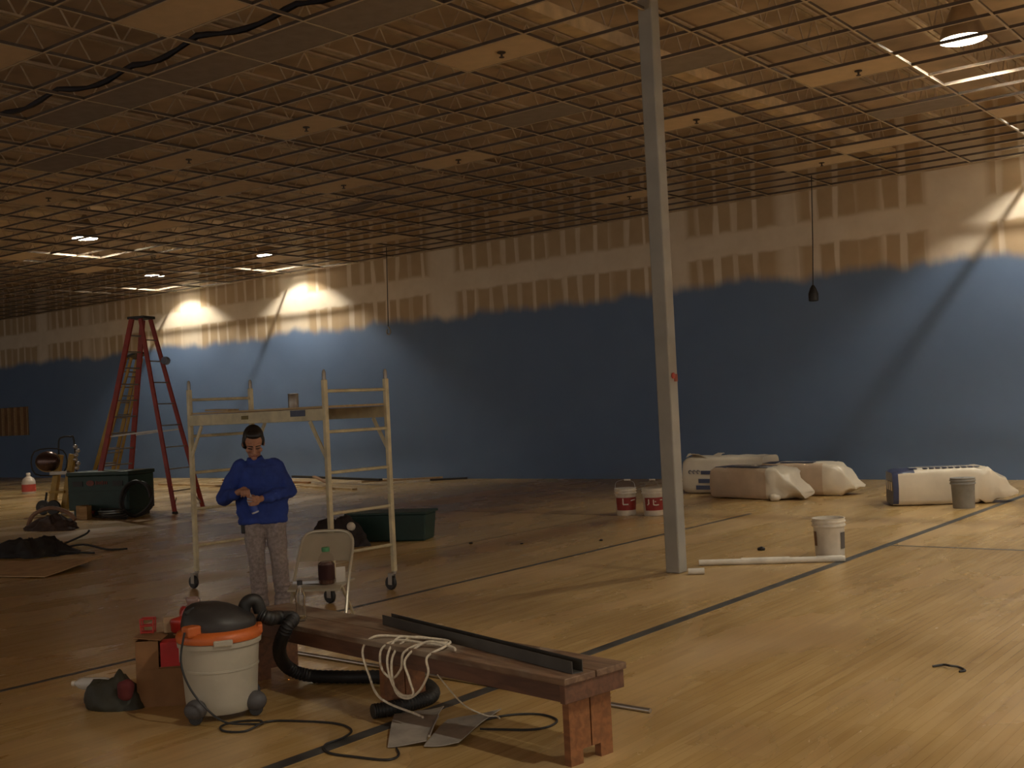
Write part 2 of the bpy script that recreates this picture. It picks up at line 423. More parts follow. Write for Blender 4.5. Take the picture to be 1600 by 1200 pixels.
# steel column
col = tag(MB().box((0, 0, deck_z/2), (.15, .15, deck_z)).build('column', M_COL, None, loc=(-5.475, 9.475, 0), bevel=.012), 'grey square steel column standing on the wood floor up to the roof', 'column')
MB().lathe([(.028, 0), (.03, .012), (.012, .016)], 10, (0, 0, 0), rot=Matrix.Rotation(R(90), 3, 'Y')).build('bolt', mat('red_tag', (.36, .05, .03), .6), col, loc=(.076, -.02, 1.86))
MB().box((0, 0, 0), (.012, .05, .07)).build('tag', mat('tag_red_brown', (.25, .06, .03), .7), col, loc=(.08, .03, 1.84))

# ================================================================== LAMPS
def make_lamp(x, y, lit=True):
    t = thing('high_bay_light', 'lit bell shaped high bay lamp hanging close to the painted wall' if y > 18 else 'lit bell shaped high bay lamp hanging over the open floor away from wall', 'ceiling light', (x, y, HC), 0, 'lit high bay lamps along the wall' if y > 18 else 'lit high bay lamps over the floor')
    rf = MB(); rf.lathe([(.055, .86), (.08, .80), (.115, .72), (.18, .58), (.235, .45), (.270, .34)], 28, cap=False); rf.cur = 1
    rf.lathe([(.270, .34), (.262, .34), (.225, .45), (.17, .58), (.105, .72), (.05, .81)], 28, cap=False); rf.build('reflector', [M_SPUN, M_REFL], t, True)
    MB().lathe([(.02, .86), (.07, .86), (.085, .89), (.085, 1.0), (.06, 1.03), (.02, 1.03)], 16).build('ballast_housing', M_ALU, t, True)
    MB().ell((0, 0, .62), (.032, .032, .07), 12, 8).build('bulb', M_BULB, t, True)
    MB().tube([(0, 0, 1.02), (0, 0, 1.05)], .012, 6).build('hanger', M_DARK, t)
    ld = bpy.data.lights.new('lamp_light', 'POINT'); ld.energy = LAMP_W; ld.color = LAMP_COL; ld.shadow_soft_size = .03
    lo = bpy.data.objects.new('lamp_light', ld); C.objects.link(lo); lo.parent = t; lo.location = (0, 0, .54)
    return t
for x, y in ((-3.83, 13.9), (-3.83, 18.95), (-22.22, 13.9), (-22.22, 18.95), (-26.98, 18.95), (.80, 18.95), (.80, 13.9), (.80, 8.85), (.80, 3.8), (5.4, 13.9), (5.4, 8.85), (5.4, 3.8)):  # positive-x lamps lie out of view, added to light the right side
    make_lamp(x, y)

# ================================================================== BIG OBJECTS
# ---- bench
BA = math.atan2(.16, -.987)                     # local +x runs from the near end to the far end
bench = thing('bench', 'long low red brown wooden bench with dusty plank top', 'bench', (-2.985, 4.385, 0), BA)
# local +y now points towards the camera side
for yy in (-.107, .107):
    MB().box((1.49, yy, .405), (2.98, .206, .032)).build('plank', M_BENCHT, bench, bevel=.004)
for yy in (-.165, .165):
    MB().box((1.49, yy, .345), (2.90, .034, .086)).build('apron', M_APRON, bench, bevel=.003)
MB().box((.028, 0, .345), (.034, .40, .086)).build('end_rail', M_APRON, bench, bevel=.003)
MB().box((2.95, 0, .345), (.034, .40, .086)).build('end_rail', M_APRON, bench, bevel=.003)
for xx in (.07, 1.48, 2.80):
    for sg in (-1, 1):
        b = MB()
        # slab leg with a notch cut in the foot
        prof = [(.004, .39), (.142, .39), (.142, 0), (.06, 0), (.06, .065), (.004, .065)]
        vs = [(xx-.02, sg*y, z) for y, z in prof]+[(xx+.02, sg*y, z) for y, z in prof]; n = 6
        b.add(vs, [tuple(range(n)), tuple(range(2*n-1, n-1, -1))]+[(i, (i+1) % n, n+(i+1) % n, n+i) for i in range(n)])
        b.build('leg', M_BENCH, bench)
def bl(x, y, z=.421):    # bench local -> world
    v = Matrix.Rotation(BA, 3, 'Z') @ Vector((x, y, 0)); return Vector((v.x-2.985, v.y+4.385, z))

# ---- steel channel on the bench
ch = thing('steel_channel', 'dark steel stud channel lying along the bench top', 'metal channel', (0, 0, .421))
p, q = Vector((-4.72, 4.80, 0)), Vector((-3.03, 4.30, 0))
d = (q-p).normalized(); sd = Vector((-d.y, d.x, 0))
up = Vector((0, 0, 1))
MB().bar(p+up*.002, q+up*.002, .062, .003).build('web', M_CHAN, ch)
for sg in (-1, 1): MB().bar(p+sd*(.03*sg)+up*.030, q+sd*(.03*sg)+up*.030, .003, .056).build('flange', M_CHAN, ch)

# ---- conduit on the floor behind the bench
tag(MB().tube([(-6.15, 5.33, .013), (-3.20, 5.19, .013)], .013, 10).build('conduit', M_STEEL, None, True), 'thin grey metal conduit lying on the floor behind the bench', 'pipe')

# ---- scaffold
sc = thing('rolling_scaffold', 'cream painted rolling scaffold with plywood deck and caster wheels', 'scaffold', (-8.44, 7.33, 0), R(-1.5))
SL, SW, SH = 1.0, .375, 2.06
for sx in (-1, 1):
    for sy in (-1, 1):
        x, y = sx*SL, sy*SW
        MB().bar((x, y, .17), (x, y, SH-.10), .042, .042).build('post', M_CREAM, sc, bevel=.006)
        MB().tube([(x, y, SH-.10), (x, y, SH-.035), (x, y, SH-.01)], [.017, .017, .008], 8).build('coupling_pin', M_ALU, sc, True)
        c = thing('caster', None, None); del_ = c; c.parent = sc; c.location = (x, y, 0)
    for z in (.42, .78, 1.14, 1.50, 1.86):
        MB().tube([(sx*SL, -SW+.02, z), (sx*SL, SW-.02, z)], .0145, 8).build('rung', M_CREAM, sc, True)
for o in [o for o in sc.children if o.type == 'EMPTY']:
    x, y = o.location.x, o.location.y; bpy.data.objects.remove(o)
    wh = MB().lathe([(.02, -.018), (.058, -.018), (.064, -.010), (.064, .010), (.058, .018), (.02, .018)], 20, (x-.03, y-.02, .064), rot=Matrix.Rotation(R(90), 3, 'X') @ Matrix.Rotation(R(0), 3, 'Z')).build('caster_wheel', M_BLACK, sc, True)
    b = MB(); b.box((x-.015, y-.045, .10), (.05, .005, .10)); b.box((x-.015, y+.005, .10), (.05, .005, .10)); b.box((x-.008, y-.02, .153), (.06, .06, .008)); b.tube([(x, y, .15), (x, y, .20)], .02, 8)
    b.build('caster_fork', M_ALU, wh)
for sy in (-1, 1):
    rail = MB().box((0, sy*(SW+.012), 1.655), (2*SL-.01, .03, .105)).build('side_rail', M_CREAM, sc, bevel=.004)
    for sx in (-1, 1):
        MB().bar((sx*(SL-.20), sy*(SW+.012), 1.60), (sx*(SL-.005), sy*(SW+.012), 1.28), .012, .036).build('corner_brace', M_CREAM, rail)
    if sy < 0:
        MB().box((.66, -SW-.029, 1.675), (.20, .004, .055)).build('sticker', M_NAVY, rail)
        MB().box((-.10, -SW-.029, 1.66), (.10, .004, .035)).build('sticker', mat('sticker_olive', (.2, .16, .05), .6), rail)
MB().box((0, 0, 1.722), (2*SL-.03, 2*SW-.01, .018)).build('deck', M_PLY, sc)
tag(MB().bar((-9.28, 7.10, 1.758), (-9.0, 7.16, 1.748), .16, .018).build('wood_block', M_PLY, None, loc=(0, 0, -.008)), 'small plywood offcut lying on the scaffold deck', 'wood scrap')
can = thing('paint_can', 'small shiny metal can standing on the scaffold deck', 'can', (-8.42, 7.42, 1.731))
MB().lathe([(.05, 0), (.052, .006), (.05, .012), (.05, .125), (.053, .13), (.05, .136)], 20).build('body', M_ALU, can, True)
MB().lathe([(.043, .134), (.043, .139), (.03, .139)], 18).build('lid', M_STEEL, can, True)

# ---- ladders
LA = math.atan2(.33, .945)
def rail_pair(name, parent, top, foot, wt, wf, wd, ht, mt, rungs, rung_mat, rung_kind):
    for sg in (-1, 1):
        a = Vector((top[0], sg*wt/2, top[1])); b_ = Vector((foot[0], sg*wf/2, foot[1]))
        MB().bar(a, b_, wd, ht, (1, 0, 0)).build(name, mt, parent)
    for i in range(rungs):
        t = (i+1)/(rungs+1); x = top[0]+(foot[0]-top[0])*t; z = top[1]+(foot[1]-top[1])*t; hw = (wt+(wf-wt)*t)/2
        if rung_kind == 'step': MB().box((x, 0, z), (.075, 2*hw, .025)).build('step', rung_mat, parent)
        else: MB().bar((x, -hw, z), (x, hw, z), .022, .022).build('brace_bar', rung_mat, parent)
la = thing('step_ladder', 'tall red fibreglass stepladder standing open beside the green job box', 'ladder', (-18.28, 12.52, 0), LA)
rail_pair('front_rail', la, (-.09, 3.56), (-.87, 0), .32, 1.04, .04, .095, M_RLAD, 11, M_ALU, 'step')
rail_pair('rear_rail', la, (.09, 3.56), (.86, 0), .30, .88, .035, .075, M_RLAD, 8, M_ALU, 'bar')
MB().box((0, 0, 3.585), (.36, .36, .05)).build('top_cap', M_BLACK, la, bevel=.01)
for sg in (-1, 1):
    MB().bar((-.57, sg*.37, 1.42), (.50, sg*.33, 1.50), .006, .026).build('spreader', M_ALU, la)
    MB().box((.86, sg*.44, .02), (.09, .045, .04)).build('foot', M_BLACK, la)
    MB().box((-.87, sg*.52, .02), (.10, .05, .04)).build('foot', M_BLACK, la)
    MB().bar((.83, sg*.43, .11), (.79, sg*.28, .27), .012, .025).build('corner_brace', M_ALU, la)
tag(MB().lathe([(.02, -.05), (.07, -.05), (.08, 0), (.07, .05), (.02, .05)], 14, (0, 0, 0)).build('tape_roll', mat('tape_blue_grey', (.16, .20, .30), .5), None, True, loc=(-18.04, 12.84, 2.78), rot=(R(80), 0, LA)), 'blue grey roll hanging from the red stepladder rail', 'tape roll')
ly = thing('step_ladder', 'shorter yellow stepladder folded shut leaning against the red ladder', 'ladder', (-19.14, 12.95, 0), LA)
rail_pair('front_rail', ly, (-.08, 2.93), (-1.10, .02), .36, .62, .03, .07, M_YLAD, 9, M_ALU, 'step')
rail_pair('rear_rail', ly, (.02, 2.90), (-.97, .02), .32, .56, .028, .05, M_YLAD, 7, M_ALU, 'bar')
MB().box((0, 0, 2.945), (.30, .40, .045), Matrix.Rotation(R(-18), 3, 'Y')).build('top_cap', M_BLACK, ly, bevel=.01)

# ---- job box
jb_ = thing('job_box', 'dark green steel job box standing at the foot of the ladders', 'tool box', (-18.56, 11.93, 0), math.atan2(.369, 1.777)+.1)
MB().box((0, 0, .43), (1.34, .70, .62)).build('body', M_GREEN, jb_, bevel=.015)
MB().box((0, 0, .775), (1.38, .74, .07)).build('lid', M_GREEN, jb_, bevel=.015)
for sx in (-.5, .5): MB().box((sx, 0, .06), (.14, .66, .12)).build('skid', M_GREEN, jb_)
for sx in (-.44, .44): MB().box((sx, -.354, .60), (.22, .012, .09)).build('latch_recess', M_BLACK, jb_)
MB().box((0, -.355, .46), (1.32, .012, .014)).build('seam', M_GREEN, jb_)
bd = MB().lathe([(.02, 0), (.09, 0), (.09, .008), (.02, .008)], 20, (0, -.352, .61), sx=1.0, sy=.55, rot=Matrix.Rotation(R(90), 3, 'X')).build('badge', mat('badge_faded_red', (.16, .045, .035), .6), jb_, loc=(-.16, 0, 0))
for i in range(6): MB().box((.13+.045*i-.16, -.354, .612), (.028, .008, .05 if i % 3 else .07)).build('lettering', mat('badge_faded_red', (.16, .045, .035), .6), jb_)

# coil of hose leaning on the job box
hc = MB(); pts = []
for i in range(96):
    t = i/96*2*math.pi*4; rr = .30-.012*math.sin(i*.7); pts.append((rr*math.cos(t), .035*(i/96*4-2), rr*math.sin(t)+.33))
hc.tube(pts, .022, 7)
tag(hc.build('hose_coil', M_BLACK, None, True, loc=(-17.55, 11.72, 0), rot=(R(-14), 0, .45)), 'coil of dark hose propped against the end of the green job box', 'hose')
h2 = MB(); pts = [(-.62+.05*math.sin(i*1.3), .12*math.sin(i*.9), .03+.05*abs(math.sin(i*.8))) for i in range(1)]
for i in range(70):
    t = i*.42; rr = .26+.05*math.sin(i*.5); pts.append((rr*1.15*math.cos(t), rr*.55*math.sin(t), .02+.0022*i))
h2.tube(catmull(pts, 2), .014, 6)
tag(h2.build('cable_coil', M_DARK, None, True, loc=(-17.75, 11.42, 0)), 'loose dark cable piled on the floor before the green job box', 'cable')

# small timber blocks
for (x, y, a, w_) in ((-18.62, 11.38, .3, .15), (-18.40, 11.30, .5, .14)):
    tag(MB().box((0, 0, .115), (w_, .16, .23)).build('timber_block', wood_mat('block_%d' % int(w_*100), (.30, .16, .05), (.42, .25, .09)), None, loc=(x, y, 0), rot=(0, 0, a)), 'yellowish wood block standing on end before the green job box', 'wood block', 'wood blocks before the job box')

# ---- yellow wheeled machine
ct = thing('hand_truck', 'yellow upright wheeled machine with dark loop handle beside green job box', 'hand truck', (-20.0, 11.86, 0), YAW-.1)
for sx in (-1, 1):
    MB().bar((sx*.13-.14, -.02, .02), (sx*.13+.02, .10, 1.12), .115, .115).build('upright', mat('machine_yellow', (.42, .25, .03), .45), ct, bevel=.01)
MB().tube(catmull([(-.13, .10, 1.08), (-.13, .12, 1.38), (-.05, .13, 1.45), (.10, .13, 1.45), (.17, .12, 1.38), (.23, .08, .60)], 6), .016, 8).build('loop_handle', M_BLACK, ct, True)
for x, y in ((-.42, -.02), (-.14, -.16)):
    w_ = MB().lathe([(.03, -.03), (.13, -.03), (.14, -.015), (.14, .015), (.13, .03), (.03, .03)], 22, (x, y, .14), rot=Matrix.Rotation(R(90), 3, 'X')).build('wheel', M_BLACK, ct, True)
    MB().lathe([(.005, -.036), (.045, -.036), (.045, .036), (.005, .036)], 14, (x, y, .14), rot=Matrix.Rotation(R(90), 3, 'X')).build('hub', M_GREY, w_, True)
MB().ell((-.30, .0, 1.0), (.24, .17, .20), 16, 10).build('motor', mat('machine_dark_chrome', (.10, .06, .05), .25, .7), ct, True)
MB().tube(catmull([(-.52, -.08, .78), (-.52, -.08, 1.20), (.05, -.08, 1.20), (.05, -.08, .80)], 4, True), .014, 6, True).build('guard_frame', M_DARK, ct, True)
for k in range(6): MB().ell((.26+.03*math.sin(k*2), .02, .86+.08*k), (.045, .045, .04), 8, 6).build('fitting', M_STEEL, ct, True)
MB().box((-.05, -.06, .78), (.34, .10, .06)).build('crossbar', M_ALU, ct); MB().box((-.12, -.04, .42), (.30, .08, .05)).build('crossbar', M_YLAD, ct)
MB().tube([(-.40, 0, .14), (-.36, .02, .42)], .02, 6).build('axle_strut', M_DARK, ct)
MB().box((.12, .05, .012), (.36, .20, .024)).build('toe_plate', M_ALU, ct)

# ---- jug far left
jg = thing('jug', 'clear plastic jug with red label on the floor near the blue wall', 'jug', (-27.25, 15.2, 0), 0)
MB().lathe([(.02, 0), (.15, 0), (.165, .03), (.165, .30), (.13, .38), (.05, .44), (.045, .48)], 20).build('body', mat('jug_plastic', (.50, .42, .34), .3), jg, True)
MB().lathe([(.167, .06), (.169, .06), (.169, .24), (.167, .24)], 20, cap=False).build('label', mat('jug_red', (.40, .05, .03), .5), jg, True)
MB().lathe([(.048, .47), (.052, .47), (.052, .52), (.02, .525)], 12).build('cap', M_WHITE, jg, True)

# ---- dark heaps on the left floor
def heap(name, label, cat, loc, r, h, mt, seed, rot=0):
    b = MB(); prof = [(1.0, 0), (1.0, .08), (.97, .18), (.93, .32), (.86, .45), (.77, .60), (.66, .72), (.52, .84), (.36, .93), (.18, .98), (.02, 1.0)]
    b.lathe([(a*r[0], z*h) for a, z in prof], 72, sy=r[1]/r[0]); o = b.build(name, mt, None, True, loc=loc, rot=(0, 0, rot))
    for v in o.data.vertices:
        p = v.co*4.5+Vector((seed*5, seed, 0)); k = 1+.28*noise.noise(p)+.16*noise.noise(p*2.7)+.10*abs(noise.noise(p*6.1))-.03; v.co = Vector((v.co.x*k, v.co.y*k, max(0, v.co.z*(1+.45*noise.noise(p*1.7)+.30*abs(noise.noise(p*4.3))-.1))))
    return tag(o, label, cat)
heap('tarp_heap', 'small heap of dark crumpled cloth on the floor before the yellow machine', 'cloth', (-17.28, 10.0, 0), (.50, .26), .20, mat('cloth_dark', (.05, .03, .022), .9), 1, .3)
tag(MB().tube(catmull([(-17.75, 9.85, .012), (-17.75, 9.95, .22), (-17.4, 10.05, .34), (-17.0, 10.12, .27), (-16.85, 10.16, .15)], 6), .035, 7).build('hose_piece', mat('hose_tan', (.22, .12, .07), .7), None, True), 'bent tan hose arching over the small dark cloth heap', 'hose')
heap('cable_heap', 'wide black heap of cables and cloth on the floor beside cardboard sheet', 'cable heap', (-14.25, 7.95, 0), (.60, .42), .20, mat('cable_black', (.012, .010, .010), .8), 2, .4)
for k, pts in enumerate(([(-13.95, 8.1, .05), (-13.7, 8.35, .10), (-13.45, 8.55, .02), (-13.3, 8.75, .01)], [(-13.95, 7.95, .06), (-13.6, 8.15, .03), (-13.35, 8.3, .01)], [(-13.9, 8.2, .12), (-13.75, 8.42, .22), (-13.74, 8.48, .27)])):
    tag(MB().tube(catmull(pts, 5), .014, 6).build('loose_cable', M_BLACK, None, True), 'black cable end straying from the wide cable heap', 'cable', 'cable ends by the heap')
rows = []
A, B_, C_, D_ = Vector((-14.6, 6.0, 0)), Vector((-11.85, 6.75, 0)), Vector((-12.30, 7.75, 0)), Vector((-14.9, 7.05, 0))
for i in range(8):
    rows.append([])
    for j in range(14):
        p = A.lerp(B_, j/13).lerp(D_.lerp(C_, j/13), i/7); p.z = .02+.07*max(0, (j-6)/7)**2*(i/7)+.012*noise.noise(p*2); rows[-1].append(p)
tag(MB().sheet(rows, .012).build('cardboard_sheet', M_CARDFLAT, None, True), 'flat tan cardboard sheet with one raised corner lying on the floor', 'cardboard')

# ---- dark tote with lid behind the chair
tt = thing('tote_box', 'dark green lidded plastic tote standing behind the rolling scaffold', 'storage box', (-10.28, 10.62, 0), R(24))
b = MB(); b.add([(-.50, -.20, 0), (.50, -.20, 0), (.50, .20, 0), (-.50, .20, 0), (-.53, -.23, .34), (.53, -.23, .34), (.53, .23, .34), (-.53, .23, .34)], [(3, 2, 1, 0), (4, 5, 6, 7), (0, 1, 5, 4), (1, 2, 6, 5), (2, 3, 7, 6), (3, 0, 4, 7)])
b.build('bin', M_TOTE, tt, bevel=.02)
MB().box((0, 0, .355), (1.10, .50, .03)).build('lid', M_TOTE, tt, bevel=.008)
bg = heap('duffel_bag', 'black sagging duffel bag leaning before the dark green tote', 'bag', (-10.50, 9.90, 0), (.42, .19), .36, mat('bag_black', (.022, .014, .012), .8), 5, .35)
tag(MB().ell((0, 0, .055), (.06, .05, .055), 12, 8).build('paper_ball', M_WHITE, None, True, loc=(-10.26, 9.88, .20)), 'small white crumpled paper ball resting on the black duffel bag', 'paper scrap')

# ---- boards and scraps along the foot of the wall
LUM = [((-25.6, 17.9), (-20.6, 17.5), .14, .04), ((-23.9, 18.6), (-20.0, 18.0), .09, .04), ((-21.8, 19.1), (-17.9, 18.2), .10, .05), ((-19.9, 17.7), (-17.6, 17.1), .12, .04), ((-18.6, 18.3), (-17.3, 19.6), .06, .04), ((-20.5, 18.6), (-18.2, 16.9), .08, .03), ((-17.6, 19.5), (-16.9, 20.0), .05, .04), ((-22.9, 17.4), (-21.7, 18.3), .30, .02)]
LZ = [0, 1, 2, 0, 1, 3, 0, 2]
for i, (a, b_, wd, ht) in enumerate(LUM):
    mt = [M_TAN, M_CARD, M_DARK, M_PLY][i % 4]
    tag(MB().bar((*a, ht/2+.051*LZ[i]), (*b_, ht/2+.051*LZ[i]), wd, ht).build('scrap_board', mt, None), ['tan scrap board lying on the floor along the blue wall', 'brown scrap board lying on the floor along the blue wall', 'dark scrap strip lying on the floor along the blue wall', 'plywood scrap strip lying on the floor along the blue wall'][i % 4], 'board', 'scrap boards along the wall')

# ---- insulation bags
def bag(name, label, loc, rot, L, Wd, H, mats, seed, pinch=1, face=None):
    t = thing(name, label, 'bag', loc, rot)
    nx, ny = 22, 7; b = MB(); vs = []; fs = []
    # closed loop cross-sections along x
    ring = []
    for k in range(24):
        a = 2*math.pi*k/24; c_, s_ = math.cos(a), math.sin(a); e = .30
        ring.append((math.copysign(abs(c_)**e, c_), math.copysign(abs(s_)**e, s_)))
    for i in range(nx+1):
        u = i/nx; x = (u-.5)*L
        tp = 1.0
        if u > .74 and pinch: tp = max(.10, 1-((u-.74)/.26)**1.6*.92)
        if u < .04: tp = .90+.1*(u/.04)
        for (cy_, cz_) in ring: vs.append((x, cy_*Wd/2*(.45+.55*tp), H/2*(.62+.38*tp)*(1+0)*1+cz_*H/2*tp-(1-tp)*H*.12))
    n = 24
    for i in range(nx):
        for k in range(n): fs.append((i*n+k, i*n+(k+1) % n, (i+1)*n+(k+1) % n, (i+1)*n+k))
    fs += [tuple(range(n-1, -1, -1)), tuple(nx*n+k for k in range(n))]
    b.add(vs, fs); b.m = []
    for i in range(nx):
        u = (i+.5)/nx
        for k in range(n):
            c_, s_ = ring[k]; s2 = ring[(k+1) % n]
            my = (c_+s2[0])/2; mz = (s_+s2[1])/2; idx = 0
            if face: idx = face(u, my, mz)
            b.m.append(idx)
    b.m += [1 if face and face(-1, 0, 0) else 0, 0]
    o = b.build('wrapper', mats, t, True)
    for v in o.data.vertices:
        u = v.co.x/L+.5; p = v.co*5+Vector((seed*11, 0, 0)); amp = .012+(.075 if u > .70 and pinch else 0)
        d_ = Vector((noise.noise(p), noise.noise(p+Vector((9, 9, 9))), noise.noise(p*1.3+Vector((0, 7, 0)))))*amp
        v.co += d_; v.co.z = max(0, v.co.z)
    return t
MT = [M_BAG, M_NAVY, M_BAGSH]
# right-hand bag: white sides, navy end
f1 = lambda u, y, z: 1 if (u < .045 and z > -.9) or (u < .20 and z > .75) or u == -1 else 0
b4 = bag('insulation_bag', 'white insulation bag with navy printed end standing behind the grey bucket', (-4.98, 16.25, 0), R(29), 1.62, .62, .50, MT, 1, 1, f1)
b4['category'] = 'insulation bag'
for i in range(9): MB().box((-.36+.085*i, -.20, .507), (.06, .09, .008)).build('print', M_NAVY, b4)
MB().box((-.52, -.16, .506), (.10, .16, .008)).build('print', M_NAVY, b4); MB().box((-.02, .14, .506), (.80, .06, .004)).build('print', mat('print_grey_blue', (.22, .24, .28), .5), b4)
for i in range(3): MB().box((-.812, -.12+.16*i-.06, .27), (.006, .09, .12)).build('print', M_BAG, b4)
f2 = lambda u, y, z: 2 if (y < -.8 and u < .70) else (1 if (z > .75 and u < .20) else 0)  # near side takes the painted shade colour, top end navy print
b2 = bag('insulation_bag', 'white insulation bag with brown shaded side lying foremost in the cluster by the wall', (-7.95, 16.55, 0), R(-12), 1.62, .60, .50, MT, 2, 1, f2); b2['category'] = 'insulation bag'
MB().box((-.18, -.18, .503), (.62, .12, .010)).build('print', M_NAVY, b2); MB().box((.22, -.16, .503), (.14, .14, .010)).build('print', mat('print_grey_blue', (.22, .24, .28), .5), b2)
MB().box((-.15, .12, .503), (.9, .05, .006)).build('print', M_NAVY, b2)
b3 = bag('insulation_bag', 'crumpled white insulation bag lying just behind the foremost brown shaded one', (-7.42, 17.25, 0), R(2), 1.55, .60, .52, MT, 3, 1, f2); b3['category'] = 'insulation bag'
MB().box((-.15, -.18, .523), (.55, .12, .010)).build('print', M_NAVY, b3)
f5 = lambda u, y, z: 0
b1 = bag('insulation_bag', 'white insulation bag with torn flap and dark stripes next to grey column', (-8.95, 17.45, 0), R(2), 1.45, .70, .62, MT, 4, 0, f5); b1['category'] = 'insulation bag'
for k, (x, z, wd, ht) in enumerate(((-.20, .36, .34, .06), (-.24, .22, .36, .07), (-.26, .11, .42, .07))): MB().box((x, -.357, z), (wd, .012, ht)).build('print', M_NAVY, b1)
# letter shapes beside the stripes
for k in range(3):
    MB().tube([(-.57+.075*k+.026*math.cos(a*.7), -.362, .37+.03*math.sin(a*.7)) for a in range(8)], .006, 5).build('print', M_NAVY, b1)
MB().sheet([[(-.66+.12*j, -.30+.08*i, .62+.06*math.sin(j*1.1+i)) for j in range(6)] for i in range(4)], .006).build('torn_flap', M_BAG, b1, True)
tag(MB().ell((0, 0, .05), (.11, .09, .05), 12, 8).build('plastic_scrap', M_BAG, None, True, loc=(-7.55, 16.12, 0)), 'small crumpled white plastic scrap before the foremost insulation bag', 'plastic scrap')
wrinkle(bpy.data.objects['plastic_scrap'].data, .03, 14)

# ---- buckets
def bucket(label, loc, h, r0, r1, mt, handle=None, lid=False, rot=0):
    t = thing('bucket', label, 'bucket', loc, rot)
    prof = [(.01, 0), (r0, 0), (r0+.003, .006), (r1-.006, h*.78), (r1-.004, h*.79), (r1+.008, h*.80), (r1+.008, h*.84), (r1, h*.85), (r1+.001, h*.90), (r1+.01, h*.905), (r1+.01, h*.935), (r1+.002, h*.94), (r1+.003, h*.985), (r1+.007, h), (r1-.006, h)]
    if lid: prof += [(.02, h*1.0)]
    else: prof += [(r1-.012, h*.85), (r0-.004, .012), (.01, .012)]
    MB().lathe(prof, 28, cap=False).build('body', mt, t, True)
    if handle:
        MB().tube(catmull(handle, 6), .003, 6).build('bail_handle', M_STEEL, t, True)
        mid = handle[len(handle)//2]; MB().tube([(mid[0]-.045, mid[1], mid[2]), (mid[0]+.045, mid[1], mid[2])], .011, 8).build('grip', M_WHITE, t, True)
    return t
def label_band(t, r, z0, z1, a0, a1, mt, name='label'):
    b = MB(); vs = []; fs = []; k = 20
    for i in range(k+1):
        a = a0+(a1-a0)*i/k
        for rr, z in ((r[0], z0), (r[1], z1), (r[1]-.002, z1), (r[0]-.002, z0)): vs.append((rr*math.cos(a), rr*math.sin(a), z))
    for i in range(k):
        for j in range(4): fs.append((i*4+j, i*4+(j+1) % 4, (i+1)*4+(j+1) % 4, (i+1)*4+j))
    b.add(vs, fs); return b.build(name, mt, t, True)
def strokes(t, r, segs, mt, wd=.012):
    for s_ in segs:
        pts = [((r)*math.cos(a), (r)*math.sin(a), z) for a, z in s_]
        MB().tube(pts, wd, 5).build('lettering', mt, t)
wtm = mat('print_white', (.68, .62, .54), .5)
hd = [(-.155, 0, .35), (-.14, 0, .46), (-.04, 0, .50), (.04, 0, .50), (.14, 0, .46), (.155, 0, .35)]
a0 = YAW-math.pi/2
ba = bucket('white bucket with red band label showing one dash mark', (-8.82, 13.92, 0), .385, .135, .152, M_WHITE, hd, True)
label_band(ba, (.141, .152), .075, .255, a0-1.35, a0+1.35, M_RED)
strokes(ba, .152, [[(a0-.5, .245), (a0-.5, .16)], [(a0-.5, .16), (a0-.25, .16), (a0, .16)], [(a0+.25, .21), (a0+.5, .218), (a0+.75, .222)]], wtm, .009)
ba.rotation_euler.z = .15
bb = bucket('white bucket with red band label next to the grey column', (-8.40, 13.98, 0), .385, .135, .152, M_WHITE, [(-.155, 0, .35), (-.10, 0, .44), (.0, 0, .50), (.06, 0, .47), (.155, 0, .35)], True)
label_band(bb, (.141, .152), .075, .255, a0-1.0, a0+1.35, M_RED)
strokes(bb, .152, [[(a0-.55, .235), (a0-.55, .17), (a0-.68, .155)], [(a0-.1, .23), (a0-.1, .155)], [(a0-.1, .155), (a0+.15, .15), (a0+.4, .155)], [(a0+.02, .20), (a0+.14, .20)], [(a0+.55, .22), (a0+.8, .22)]], wtm, .009)
bc = bucket('white empty bucket standing on the black court line by the long pipe', (-4.50, 10.80, 0), .395, .135, .155, M_WHITE)
label_band(bc, (.149, .155), .10, .26, a0+.55, a0+1.0, mat('label_dark', (.10, .09, .085), .6)); label_band(bc, (.148, .155), .13, .27, a0-1.5, a0-1.2, mat('label_brown', (.22, .12, .06), .6))
bd_ = bucket('weathered grey bucket standing before the white insulation bag', (-4.62, 15.62, 0), .40, .135, .155, mat('bucket_grey', (.22, .215, .20), .6), None, True)

# ---- pvc pipes
pv = thing('pvc_pipe', 'long white plastic pipe lying on the floor between column and bucket', 'pipe')
MB().tube([(-5.47, 9.905, .03), (-4.27, 10.60, .03)], .029, 12).build('tube', M_PVC, pv, True)
MB().tube([(-5.12, 10.11, .032), (-4.72, 10.34, .032)], .034, 12).build('sleeve', M_PVC, pv, True)
MB().tube([(-4.50, 10.47, .031), (-4.29, 10.59, .031)], .033, 12).build('coupling', M_PVC, pv, True)
tag(MB().lathe([(.020, -.075), (.029, -.075), (.029, .075), (.020, .075), (.020, -.075)], 14, cap=False, rot=Matrix.Rotation(R(90), 3, 'Y')).build('pipe_offcut', M_PVC, None, True, loc=(-5.235, 9.42, .03), rot=(0, 0, YAW-.12)), 'short white plastic pipe offcut lying at the foot of the grey column', 'pipe')
for (x, y, s_) in ((-5.37, 11.08, .035), (-7.52, 11.29, .018), (-8.30, 10.76, .015), (-8.94, 10.58, .02)):
    o = MB().ell((0, 0, s_*.6), (s_*1.3, s_, s_*.6), 9, 6).build('debris_lump', M_DARK, None, True, loc=(x, y, 0)); wrinkle(o.data, s_*.5, 30, x)
    tag(o, 'tiny dark lump of debris on the open wood floor', 'debris', 'dark debris lumps on the floor')
